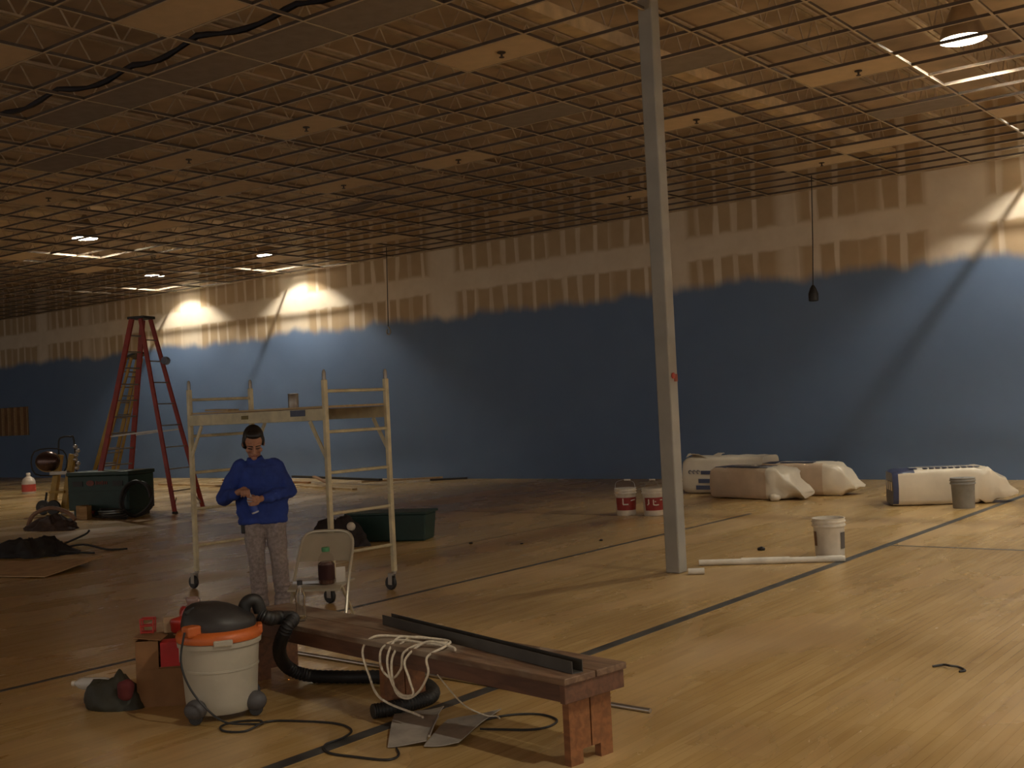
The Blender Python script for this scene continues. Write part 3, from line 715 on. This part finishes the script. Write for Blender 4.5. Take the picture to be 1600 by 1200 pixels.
tag(MB().tube(catmull([(-2.24, 6.80, .006), (-2.19, 6.84, .012), (-2.14, 6.80, .02), (-2.10, 6.83, .01), (-2.05, 6.78, .006), (-2.07, 6.74, .006)], 5), .007, 6).build('wire_scrap', M_BLACK, None, True), 'short black wire scrap lying alone on the open wood floor', 'wire')

# ---- hanging cords
hk = thing('hanging_cord', 'thin black cord with black connector box hanging from grid before the wall', 'cord', (-7.85, 18.71, 3.205))
MB().tube([(.08, 0, 2.138), (.04, 0, 1.0), (0, 0, .20)], .009, 6).build('cable', M_BLACK, hk, True)
MB().lathe([(.02, .25), (.05, .20), (.085, .10), (.085, -.02), (.06, -.03)], 12).build('connector', M_BLACK, hk, True)
hk2 = thing('hanging_cord', 'thin dark cord with small metal hook hanging from grid before spotlit wall', 'cord', (-17.94, 18.71, 3.385))
MB().tube([(.06, 0, 1.958), (.03, 0, 1.0), (0, 0, .14)], .010, 6).build('cable', M_BLACK, hk2, True)
MB().tube(catmull([(0, 0, .16), (.05, 0, .10), (.06, 0, .02), (0, 0, -.02), (-.05, 0, .03), (-.03, 0, .1)], 5), .016, 6).build('hook', M_ALU, hk2, True)

# ================================================================== CHAIR
chair = thing('folding_chair', 'beige metal folding chair standing behind the long bench', 'chair', (-6.27, 5.72, 0), .52)
arch = [(-.215, -.235, .012), (-.205, -.03, .42), (-.20, .14, .66), (-.18, .185, .745), (-.12, .205, .78), (0, .21, .786), (.12, .205, .78), (.18, .185, .745), (.20, .14, .66), (.205, -.03, .42), (.215, -.235, .012)]
MB().tube(catmull(arch, 5), .0125, 8).build('frame', M_CHAIR, chair, True)
for sx in (-1, 1):
    MB().tube([(sx*.185, -.13, .425), (sx*.19, .05, .25), (sx*.20, .235, .012)], .0115, 8).build('leg', M_CHAIR, chair, True)
    MB().tube([(sx*.215, -.235, .0), (sx*.215, -.23, .03)], .016, 8).build('foot_cap', M_BLACK, chair, True)
    MB().tube([(sx*.20, .235, .0), (sx*.20, .23, .03)], .016, 8).build('foot_cap', M_BLACK, chair, True)
rows = [[(-.195+.39*j/10, -.20+.38*i/8, .435-.012*math.sin(math.pi*i/8)*math.sin(math.pi*j/10)-(.02 if i == 0 else 0)) for j in range(11)] for i in range(9)]
MB().sheet(rows, .014).build('seat', M_CHAIR, chair, True)
b = MB(); vs = []; nu, nv = 12, 5
for k in range(2):
    for i in range(nv+1):
        for j in range(nu+1):
            t = j/nu*2-1; z = .575+.195*i/nv; hw = .195 if z < .70 else .195*(1-.28*((z-.70)/.07)**2)
            vs.append((t*hw, .085+.115*i/nv+.02*(1-t*t)+k*.006, z))
fs = []; st = (nu+1)*(nv+1)
for i in range(nv):
    for j in range(nu):
        q = (i*(nu+1)+j, i*(nu+1)+j+1, (i+1)*(nu+1)+j+1, (i+1)*(nu+1)+j); fs += [q, tuple(st+x for x in reversed(q))]
b.add(vs, fs).build('backrest', M_CHAIR, chair, True)
MB().tube([(-.195, .19, .09), (.195, .19, .09)], .009, 6).build('stretcher', M_CHAIR, chair, True)
def cl(x, y, z):
    v = Matrix.Rotation(.52, 3, 'Z') @ Vector((x, y, 0)); return (v.x-6.27, v.y+5.72, z)
jug = thing('drink_jug', 'plastic bottle of dark brown liquid with green cap on folding chair', 'bottle', cl(.045, -.02, .428), .6)
MB().lathe([(.02, 0), (.052, 0), (.057, .012), (.057, .145), (.045, .16), (.02, .16)], 20).build('liquid', M_COLA, jug, True)
MB().lathe([(.0585, .0), (.0595, .01), (.0595, .17), (.052, .195), (.03, .225), (.024, .235)], 20, cap=False).build('shell', mat('bottle_amber_film', (.30, .17, .10), .2, alpha=.16), jug, True)
MB().lathe([(.028, .232), (.03, .236), (.03, .262), (.01, .266)], 16).build('cap', M_GCAP, jug, True)
MB().lathe([(.0602, .03), (.0608, .03), (.0608, .14), (.0602, .14)], 20, cap=False).build('label', mat('cola_label', (.030, .008, .006), .7, spec=.2), jug, True)
tag(MB().box((0, 0, .012), (.26, .16, .02)).build('paper_pad', mat('paper_bluish_white', (.55, .57, .60), .6), None, loc=cl(-.085, .05, .428), rot=(0, 0, .62)), 'flat white paper pad lying on the folding chair seat', 'paper')
tag(MB().box((0, 0, .055), (.07, .012, .11)).build('card', M_WHITE, None, loc=cl(.135, .03, .428), rot=(-.15, 0, .9)), 'small upright white card leaning beside the brown bottle on chair', 'card')

# clear bottle on the bench
gb = thing('glass_bottle', 'empty clear bottle with black cap standing on the bench top', 'bottle', (-5.30, 4.655, .421))
MB().lathe([(.01, .004), (.030, 0), (.033, .01), (.033, .05), (.028, .08), (.032, .12), (.033, .15), (.022, .185), (.013, .205), (.013, .225), (.010, .225), (.018, .18), (.028, .145), (.027, .12), (.024, .08), (.028, .05), (.028, .012), (.01, .010)], 20, cap=False).build('shell', M_GLASS, gb, True)
MB().lathe([(.006, .216), (.0165, .216), (.0165, .242), (.006, .243)], 14).build('cap', M_BLACK, gb, True)
MB().lathe([(.004, .012), (.027, .013), (.028, .03), (.004, .03)], 16).build('residue', mat('residue_tan', (.30, .20, .09), .3), gb, True)

# ================================================================== PERSON
per = thing('person', 'person in royal blue sweatshirt and grey jeans looking down at a bottle', 'person', (-7.70, 6.40, 0), .874)
def remesh(o, vox, it=6):
    r_ = o.modifiers.new('remesh', 'REMESH'); r_.mode = 'VOXEL'; r_.voxel_size = vox; r_.use_smooth_shade = True
    s_ = o.modifiers.new('smooth', 'SMOOTH'); s_.factor = .5; s_.iterations = it
HP = Vector((-.06, -.055, 1.44))
HR = Matrix.Rotation(R(3), 3, 'Z') @ Matrix.Rotation(R(29), 3, 'X')
def hp(x, y, z): return HP + HR @ (Vector((x, y, z))*1.07)
b = MB()
b.ell(hp(0, .012, .035), (.076, .094, .100), 24, 16, HR)
b.ell(hp(0, -.022, -.045), (.060, .068, .078), 20, 14, HR)
b.ell(hp(0, -.062, -.098), (.026, .024, .022), 12, 8, HR)          # chin
b.cap(hp(0, -.092, .018), hp(0, -.116, -.026), .008, .014)         # nose
for sx in (-1, 1):
    b.ell(hp(sx*.014, -.100, -.028), (.009, .010, .007), 10, 6, HR)
    b.ell(hp(sx*.044, -.062, -.024), (.024, .026, .022), 12, 8, HR)    # cheek
    b.cap(hp(sx*.012, -.086, .026), hp(sx*.050, -.070, .026), .010, .009)   # brow
    b.ell(hp(sx*.080, .012, -.008), (.010, .020, .030), 10, 8, HR)     # ear
b.ell(hp(0, -.087, -.058), (.024, .012, .009), 12, 8, HR)
b.cap((-.05, .03, 1.26), hp(0, .03, -.06), .052, .05)              # neck
b.ell((-.04, .02, 1.17), (.17, .095, .12)); b.ell((-.02, .01, .98), (.145, .09, .16)); b.ell((0, .01, .83), (.140, .09, .09))
SHR, ELR, WRR = (-.205, .0, 1.235), (-.325, -.015, .99), (-.215, -.215, 1.035)
SHL, ELL, WRL = (.125, .0, 1.235), (.225, -.015, 1.01), (.005, -.235, .985)
for sh, el, wr in ((SHR, ELR, WRR), (SHL, ELL, WRL)):
    b.cap(sh, el, .048, .038); b.cap(el, wr, .038, .026)
for hx, kx_, ax in ((-.085, -.075, -.06), (.085, .105, .125)):
    b.cap((hx, .01, .80), (kx_, -.03, .45), .078, .052); b.cap((kx_, -.03, .45), (ax, .01, .09), .052, .035); b.cap((ax, .01, .06), (ax, -.10, .035), .035, .028)
# right hand: palm over the cap, fingers bent down round it
b.cap((-.205, -.225, 1.04), (-.150, -.268, 1.062), .027, .030)
b.ell((-.145, -.275, 1.058), (.040, .036, .020), 14, 8)
for k, (dx_, ln) in enumerate(((-.034, .9), (-.012, 1.0), (.010, .95), (.030, .78))):
    x = -.145+dx_
    P_ = [(x, -.290, 1.064), (x+.004, -.290-.038*ln, 1.058), (x+.006, -.290-.046*ln, 1.030), (x+.004, -.290-.030*ln, 1.010)]
    for i in range(3): b.cap(P_[i], P_[i+1], .0095-.0008*i, .0088-.0008*i, 8)
P_ = [(-.165, -.262, 1.045), (-.135, -.245, 1.028), (-.108, -.255, 1.015)]
for i in range(2): b.cap(P_[i], P_[i+1], .011, .0095, 8)
# left hand: palm at the side of the bottle, fingers wrapped across its front
b.cap((.0, -.238, .984), (-.040, -.275, .975), .026, .028)
b.ell((-.046, -.282, .972), (.020, .036, .040), 14, 8)
for k, (dz, ln) in enumerate(((.034, .92), (.012, 1.0), (-.010, .95), (-.031, .8))):
    z = .972+dz
    P_ = [(-.050, -.305, z), (-.066, -.335, z-.003), (-.066-.040*ln, -.340, z-.005), (-.066-.060*ln, -.318, z-.004)]
    for i in range(3): b.cap(P_[i], P_[i+1], .0095-.0008*i, .0088-.0008*i, 8)
P_ = [(-.052, -.262, .992), (-.075, -.245, 1.006), (-.105, -.250, 1.012)]
for i in range(2): b.cap(P_[i], P_[i+1], .0115, .0098, 8)
body = b.build('body', M_SKIN, per); remesh(body, .0055, 3)
# face details
for sx in (-1, 1):
    MB().cap(hp(sx*.018, -.090, .000), hp(sx*.044, -.080, .001), .0045, .0035, 8).build('eye', mat('lash_dark', (.03, .018, .012), .5), per, True)
    MB().cap(hp(sx*.014, -.097, .026), hp(sx*.050, -.080, .024), .0042, .0028, 8).build('eyebrow', M_HAIR, per, True)
MB().cap(hp(-.018, -.098, -.060), hp(.018, -.098, -.060), .0045, .0045, 8).build('mouth', mat('lip', (.26, .09, .07), .5), per, True)
# hair: pulled back, low knot at the nape
b = MB(); b.ell(hp(0, .030, .046), (.087, .098, .104), 24, 16, HR); b.ell(hp(0, -.035, .098), (.066, .050, .034), 16, 10, HR)
for sx in (-1, 1): b.ell(hp(sx*.072, .020, .012), (.018, .042, .05), 12, 8, HR)
b.ell(hp(-.055, .085, -.055), (.040, .040, .045), 12, 8, HR)
hair = b.build('hair', M_HAIR, per); remesh(hair, .006, 4)
# sweatshirt
b = MB()
b.lathe([(.02, .755), (.182, .755), (.194, .768), (.190, .81), (.208, .86), (.210, .95), (.192, 1.06), (.192, 1.16), (.172, 1.235), (.115, 1.275), (.078, 1.295), (.02, 1.295)], 32, (-.01, .01, 0), sx=1.06, sy=.76)
b.ell((-.04, .015, 1.19), (.200, .118, .095), 20, 12)
b.tube([(-.055, -.005, 1.295+.0), (-.058, -.01, 1.325)], [.074, .066], 18)
for sh, el, wr in ((SHR, ELR, WRR), (SHL, ELL, WRL)):
    b.cap((sh[0]*.86-.01, sh[1], sh[2]-.005), el, .078, .066, 16); wv = Vector(el).lerp(Vector(wr), .86); b.cap(el, wv, .066, .046, 16); b.cap(wv, Vector(el).lerp(Vector(wr), .97), .038, .036, 14)
    for k in range(4):
        p_ = Vector(el).lerp(Vector(wr), .15+.2*k); b.ell(p_+Vector((0, -.01, -.02)), (.062-.005*k, .056, .030), 12, 8)
sw = b.build('sweatshirt', M_SWEAT, per); remesh(sw, .009, 5)
tx_ = bpy.data.textures.new('cloth_folds', 'CLOUDS'); tx_.noise_scale = .11; tx_.noise_depth = 2
def folds(o, s_):
    d_ = o.modifiers.new('folds', 'DISPLACE'); d_.texture = tx_; d_.strength = s_; d_.mid_level = .5; d_.texture_coords = 'LOCAL'
folds(sw, .035)
# jeans
b = MB()
b.ell((0, .012, .79), (.165, .112, .10), 20, 12)
for hx, kx_, ax in ((-.088, -.078, -.062), (.088, .108, .126)):
    b.cap((hx, .01, .79), (kx_, -.028, .46), .096, .074, 16); b.cap((kx_, -.028, .46), (ax, .008, .12), .074, .066, 16)
    b.tube([(ax, .008, .16), (ax, .006, .08), (ax, .0, .035)], [.066, .072, .074], 16)
    for k, z in enumerate((.22, .17, .12, .07)): b.ell((ax+.008*math.sin(k*3), -.005, z), (.077, .077, .016), 14, 8)
jn = b.build('jeans', M_JEAN, per); remesh(jn, .009, 3); folds(jn, .022)
for ax in (-.062, .126):
    b = MB(); b.cap((ax, .03, .036), (ax-.005, -.135, .032), .036, .032, 12); sh_ = b.build('shoe', M_SHOE, per, True)
    for v in sh_.data.vertices: v.co.z = max(.002, v.co.z)
MB().box((-.178, -.02, .745), (.035, .075, .13)).build('belt_pouch', M_BLACK, per, bevel=.01)
# bottle held in the hands
rot_b = Matrix.Rotation(R(-18), 3, 'Y')
bt = thing('small_bottle', 'small bottle with blue label held in both hands of the person', 'bottle')
mb = Matrix.Translation((-7.70, 6.40, 0)) @ Matrix.Rotation(.874, 4, 'Z') @ Matrix.Translation((-.066, -.296, .868)) @ rot_b.to_4x4()
bt.matrix_world = mb
MB().lathe([(.01, 0), (.028, 0), (.031, .006), (.031, .12), (.02, .145), (.016, .155), (.01, .155)], 18).build('body', mat('bottle_pale', (.50, .52, .58), .3), bt, True)
MB().lathe([(.0312, .014), (.0318, .014), (.0318, .075), (.0312, .075)], 18, cap=False).build('label', M_BLUE, bt, True)
MB().lathe([(.006, .15), (.018, .15), (.018, .178), (.006, .18)], 14).build('cap', M_WHITE, bt, True)

# ================================================================== VACUUM
VR = YAW+.252
vac = thing('shop_vacuum', 'grey drum shop vacuum with orange rim and black motor hood', 'vacuum cleaner', (-5.33, 4.07, 0), VR); vac.scale = (1.04, 1.04, 1.03)
MB().lathe([(.02, .035), (.178, .035), (.185, .045), (.190, .09), (.201, .26), (.205, .262), (.205, .272), (.202, .274), (.210, .385), (.222, .39), (.224, .412), (.215, .418), (.02, .418)], 40).build('drum', M_VAC, vac, True)
MB().lathe([(.02, .415), (.214, .415), (.226, .42), (.230, .44), (.222, .462), (.205, .475), (.02, .478)], 40).build('lid_ring', M_ORANGE, vac, True)
MB().box((-.14, -.15, .49), (.085, .07, .06), rz(.6)).build('lid_catch', M_ORANGE, vac, bevel=.012)
MB().box((.215, -.02, .455), (.03, .10, .05)).build('lid_catch', M_ORANGE, vac, bevel=.01)
MB().box((.02, -.225, .424), (.10, .02, .036)).build('drum_latch', M_VAC, vac, bevel=.008)
b = MB(); vs = []; fs = []; n = 36
prof = [(.198, .474, 0), (.200, .50, 0), (.192, .525, -.004), (.172, .55, -.018), (.145, .575, -.036), (.115, .597, -.052), (.075, .612, -.065), (.02, .617, -.07)]
for rr, z, off in prof:
    for k in range(n):
        t = 2*math.pi*k/n; vs.append((rr*math.cos(t)+off, rr*math.sin(t)*.88, z-.0*math.cos(t)))
for i in range(len(prof)-1):
    for k in range(n): fs.append((i*n+k, i*n+(k+1) % n, (i+1)*n+(k+1) % n, (i+1)*n+k))
fs += [tuple(range(n-1, -1, -1)), tuple((len(prof)-1)*n+k for k in range(n))]
b.add(vs, fs).build('motor_hood', M_DARK, vac, True)
MB().box((-.145, -.02, .585), (.06, .11, .03), Matrix.Rotation(R(-25), 3, 'Y')).build('carry_handle', M_BLACK, vac, bevel=.008)
MB().tube(catmull([(.135, .04, .48), (.14, .04, .56), (.165, .04, .595), (.205, .05, .59), (.225, .06, .53)], 6), .036, 14).build('hose_elbow', M_BLACK, vac, True)
for x, y in ((-.135, -.165), (.175, -.10), (-.12, .17), (.15, .15)):
    h = MB().ell((x, y, .075), (.060, .058, .055), 16, 10).build('caster_housing', M_GREY, vac, True)
    MB().lathe([(.01, -.016), (.034, -.016), (.038, 0), (.034, .016), (.01, .016)], 16, (x, y-.02, .038), rot=Matrix.Rotation(R(90), 3, 'X')).build('wheel', M_BLACK, h, True)
# corrugated hose, over the bench end, under the bench and back out
def vl(x, y, z):
    v = Matrix.Rotation(VR, 3, 'Z') @ Vector((x, y, 0)); return (v.x-5.33, v.y+4.07, z)
path = catmull([vl(.225, .06, .53), (-5.20, 4.33, .50), (-5.30, 4.46, .475), (-5.30, 4.52, .462), (-5.22, 4.52, .462), (-5.22, 4.47, .42), (-5.33, 4.50, .28), (-5.46, 4.66, .13), (-5.43, 4.80, .047), (-5.2, 4.90, .04), (-5.0, 5.0, .04), (-4.72, 5.02, .04), (-4.52, 4.93, .04), (-4.40, 4.80, .04), (-4.39, 4.66, .04), (-4.42, 4.52, .04), (-4.47, 4.40, .04)], 14)
hs = MB(); hs.tube(path, [.042 if i % 2 else .037 for i in range(len(path))], 12)
tag(hs.build('vacuum_hose', M_BLACK, None, True), 'thick black corrugated hose running from the vacuum under the bench', 'hose')
# power cord: down the drum, loop on the floor and away
cp = [vl(-.18, -.20, .51), vl(-.205, -.22, .36), vl(-.165, -.24, .22), vl(-.08, -.265, .10), (-5.07, 3.89, .03), (-4.98, 3.99, .008), (-4.94, 4.02, .007), (-5.0, 4.06, .007), (-5.10, 3.98, .007), (-5.10, 3.88, .007), (-5.0, 3.83, .007), (-4.90, 3.88, .008), (-4.90, 3.98, .020), (-4.93, 4.06, .010), (-4.86, 4.13, .007), (-4.59, 4.22, .007), (-4.41, 4.18, .007), (-4.34, 4.06, .007), (-4.33, 3.92, .007), (-4.21, 3.84, .007), (-4.04, 3.86, .007), (-3.88, 3.90, .007), (-3.88, 3.98, .007), (-3.97, 4.06, .007)]
tag(MB().tube(catmull(cp, 8), .006, 7).build('power_cord', M_BLACK, None, True), 'black power cord looping over the floor from the shop vacuum', 'cord')
tag(MB().tube(catmull([(-3.90, 4.66, .007), (-3.83, 4.80, .007), (-3.70, 4.88, .007), (-3.56, 4.84, .007), (-3.52, 4.73, .007), (-3.57, 4.63, .007), (-3.72, 4.555, .007), (-3.80, 4.50, .012)], 8), .006, 7).build('cable_loop', M_BLACK, None, True), 'loop of black cable lying beside the grey metal sheets under bench', 'cord')

# ---- white rope coil hanging over the bench front
def bf(x, z, off=.215):     # point in front of the bench's near long side
    v = Matrix.Rotation(BA, 3, 'Z') @ Vector((x, off, 0)); return (v.x-2.985, v.y+4.385, z)
loops = [
 bl(1.20, .02, .432), bl(1.40, .08, .431), bl(1.50, .17, .431), bf(1.545, .36), bf(1.50, .24), bf(1.36, .13, .24), (-4.20, 4.47, .04), (-4.12, 4.42, .05)]
loop2 = [bl(.95, .10, .436), bl(1.10, .14, .44), bl(1.28, .17, .438), bf(1.36, .39, .222), bf(1.355, .29, .23), bf(1.27, .25, .228), bf(1.19, .31, .226), bf(1.16, .40, .222), bl(1.08, .14, .444), bl(1.0, .06, .438), bl(1.18, .03, .436), bl(1.26, .12, .44),
 bf(1.25, .36, .235), bf(1.235, .20, .24), bf(1.14, .165, .238), bf(1.03, .22, .236), bf(.955, .32, .232), bf(.965, .40, .225), bl(.93, .13, .442), bl(1.02, .04, .444), bl(1.22, .10, .448), bl(1.30, .16, .444),
 bf(1.28, .36, .245), bf(1.25, .24, .248), bf(1.17, .185, .248), bf(1.07, .20, .246), bf(1.10, .28, .246), bf(1.13, .37, .24), bl(1.06, .15, .452), bl(.90, .12, .442), bl(.84, .14, .436)]
rp = thing('rope', 'white cotton rope coiled over the front edge of the bench', 'rope')
MB().tube(catmull(loops, 8), .0065, 7).build('strand', M_ROPE, rp, True); MB().tube(catmull(loop2, 8), .0065, 7).build('strand', M_ROPE, rp, True)
tag(MB().tube(catmull([(-3.93, 4.34, .31), (-3.90, 4.49, .13), (-3.86, 4.62, .045), (-3.82, 4.66, .036), (-3.78, 4.64, .034)], 6), .004, 6).build('string', M_ROPE, None, True), 'thin pale string falling from the bench to the grey sheet', 'string')

# ---- two bent grey sheets on the floor
def poly_sheet(label, quad, seed, zs):
    A_, B2, C2, D2 = [Vector((*q_, 0)) for q_ in quad]; rows = []
    for i in range(9):
        rows.append([])
        for j in range(9):
            p_ = A_.lerp(B2, j/8).lerp(D2.lerp(C2, j/8), i/8); p_.z = .012+zs*(math.sin(math.pi*i/8)*.5+.5*(j/8)**2)+.006*noise.noise(p_*9+Vector((seed, 0, 0))); rows[-1].append(p_)
    o = MB().sheet(rows, .005).build('metal_sheet', M_SHEET, None, True); tag(o, label, 'metal sheet'); return o
s1 = poly_sheet('crumpled grey metal sheet lying before the middle bench leg', ((-4.02, 4.05), (-3.87, 4.17), (-4.22, 4.70), (-4.42, 4.52)), 1, .035)
MB().tube([(-3.86, 4.18, .05), (-3.95, 4.31, .056), (-4.05, 4.46, .054)], .007, 6).build('folded_edge', M_STEEL, s1, True)
s2 = poly_sheet('flat grey metal sheet with pointed end lying beside the cable loop', ((-3.86, 4.14), (-3.72, 4.24), (-3.92, 4.83), (-4.07, 4.56)), 2, .022)

# ================================================================== BOXES BESIDE THE VACUUM
bxr = YAW+.05
cb1 = thing('cardboard_box', 'open brown cardboard box standing behind the shop vacuum', 'box', (-5.86, 4.12, 0), bxr)
b = MB()
t_ = .006; Wd, Dp, Hh = .34, .26, .385
b.box((0, 0, t_/2), (Wd, Dp, t_)); b.box((-Wd/2, 0, Hh/2), (t_, Dp, Hh)); b.box((Wd/2, 0, Hh/2), (t_, Dp, Hh)); b.box((0, Dp/2, Hh/2), (Wd, t_, Hh)); b.box((0, -Dp/2, .11), (Wd, t_, .22)); b.box((0, 0, .225), (Wd, Dp, t_))
b.box((-.105, -Dp/2, .30), (.13, t_, .165)); b.build('carton', M_CARD, cb1)
MB().box((-.10, -.04, Hh+.012), (.16, .20, .005), Matrix.Rotation(R(8), 3, 'Y')).build('flap', M_CARD, cb1); MB().box((.10, .06, Hh+.004), (.16, .14, .005)).build('flap', M_CARD, cb1)
def xl(x, y, z):
    v = Matrix.Rotation(bxr, 3, 'Z') @ Vector((x, y, 0)); return (v.x-5.86, v.y+4.12, z)
rb = thing('red_carton', 'bright red carton with white label inside the open cardboard box', 'box', xl(.05, -.065, .229), bxr+.12)
MB().box((0, 0, .07), (.17, .12, .14)).build('carton', mat('carton_red', (.50, .012, .012), .4), rb)
MB().box((.045, -.0615, .07), (.05, .003, .10)).build('label', mat('label_white', (.7, .66, .6), .5), rb)
# red plastic bits on the flaps
rc = thing('red_basket', 'small red open plastic holder on top of the cardboard box', 'holder', xl(-.115, -.05, .418), bxr)
mr = mat('translucent_red', (.40, .03, .02), .3)
for x in (-.035, .035):
    for y in (-.025, .025): MB().tube([(x, y, 0), (x*1.1, y, .085)], .005, 6).build('post', mr, rc, True)
for z in (.006, .045, .085): MB().tube([(-.037, -.026, z), (.037, -.026, z), (.037, .026, z), (-.037, .026, z)], .005, 6, True).build('hoop', mr, rc, True)
tag(MB().box((0, 0, .045), (.06, .05, .09)).build('small_carton', mat('small_carton_tan', (.42, .30, .17), .7), None, loc=xl(-.02, .06, .397), rot=(0, 0, bxr+.3)), 'small pale tan carton on top of the cardboard box', 'box')
for i, (x, y, z, s_) in enumerate(((.04, .02, .392, .05), (.10, .05, .392, .055), (.15, .04, .392, .06), (.09, .03, .47, .045), (.145, .05, .49, .04))):
    o = MB().ell((0, 0, s_), (s_*1.1, s_*.8, s_), 12, 8).build('red_bag', mr, None, True, loc=xl(x, y, z)); wrinkle(o.data, .022, 18, i)
    tag(o, 'crumpled red plastic bag piled on top of the cardboard box', 'plastic bag', 'red plastic bags on the cardboard box')
o = MB().ell((0, 0, .035), (.05, .04, .035), 12, 8).build('clear_wrap', mat('clear_wrap', (.30, .20, .17), .12), None, True, loc=xl(.13, .04, .535)); wrinkle(o.data, .02, 25); tag(o, 'crumpled clear plastic wrap on top of the red bags', 'plastic wrap')
# dark bag and bottle
o = heap('trash_bag', 'dark green rumpled bag lying left against the cardboard box', 'bag', (-6.06, 3.86, 0), (.19, .13), .19, mat('bag_dark_green', (.028, .026, .014), .6), 9, .5)
o = MB().ell((0, 0, .05), (.055, .045, .06), 12, 8).build('red_rag', mat('rag_dark_red', (.10, .012, .012), .8), None, True, loc=(-5.90, 3.83, .075)); wrinkle(o.data, .02, 16); tag(o, 'dark red rag stuffed into the dark green bag', 'rag')
wbt = thing('water_bottle', 'clear plastic bottle lying on its side atop the dark green bag edge', 'bottle', (-6.28, 3.86, .11), 0)
wbt.rotation_euler = (R(90), R(0), YAW+math.pi/2-.25)
wbt.rotation_euler = Matrix((Vector((math.cos(.55), math.sin(.55), .22)).normalized(), Vector((-math.sin(.55), math.cos(.55), 0)), Vector((0, 0, 0)))).to_euler() if False else (R(90), 0, R(-65))
MB().lathe([(.01, -.10), (.034, -.10), (.037, -.09), (.037, .06), (.030, .09), (.014, .115), (.014, .125), (.010, .125)], 18).build('shell', mat('clear_pet', (.62, .60, .56), .12, 0, .03, alpha=.75), wbt, True)
MB().lathe([(.006, .12), (.0165, .12), (.0165, .14), (.006, .14)], 12).build('cap', M_WHITE, wbt, True)
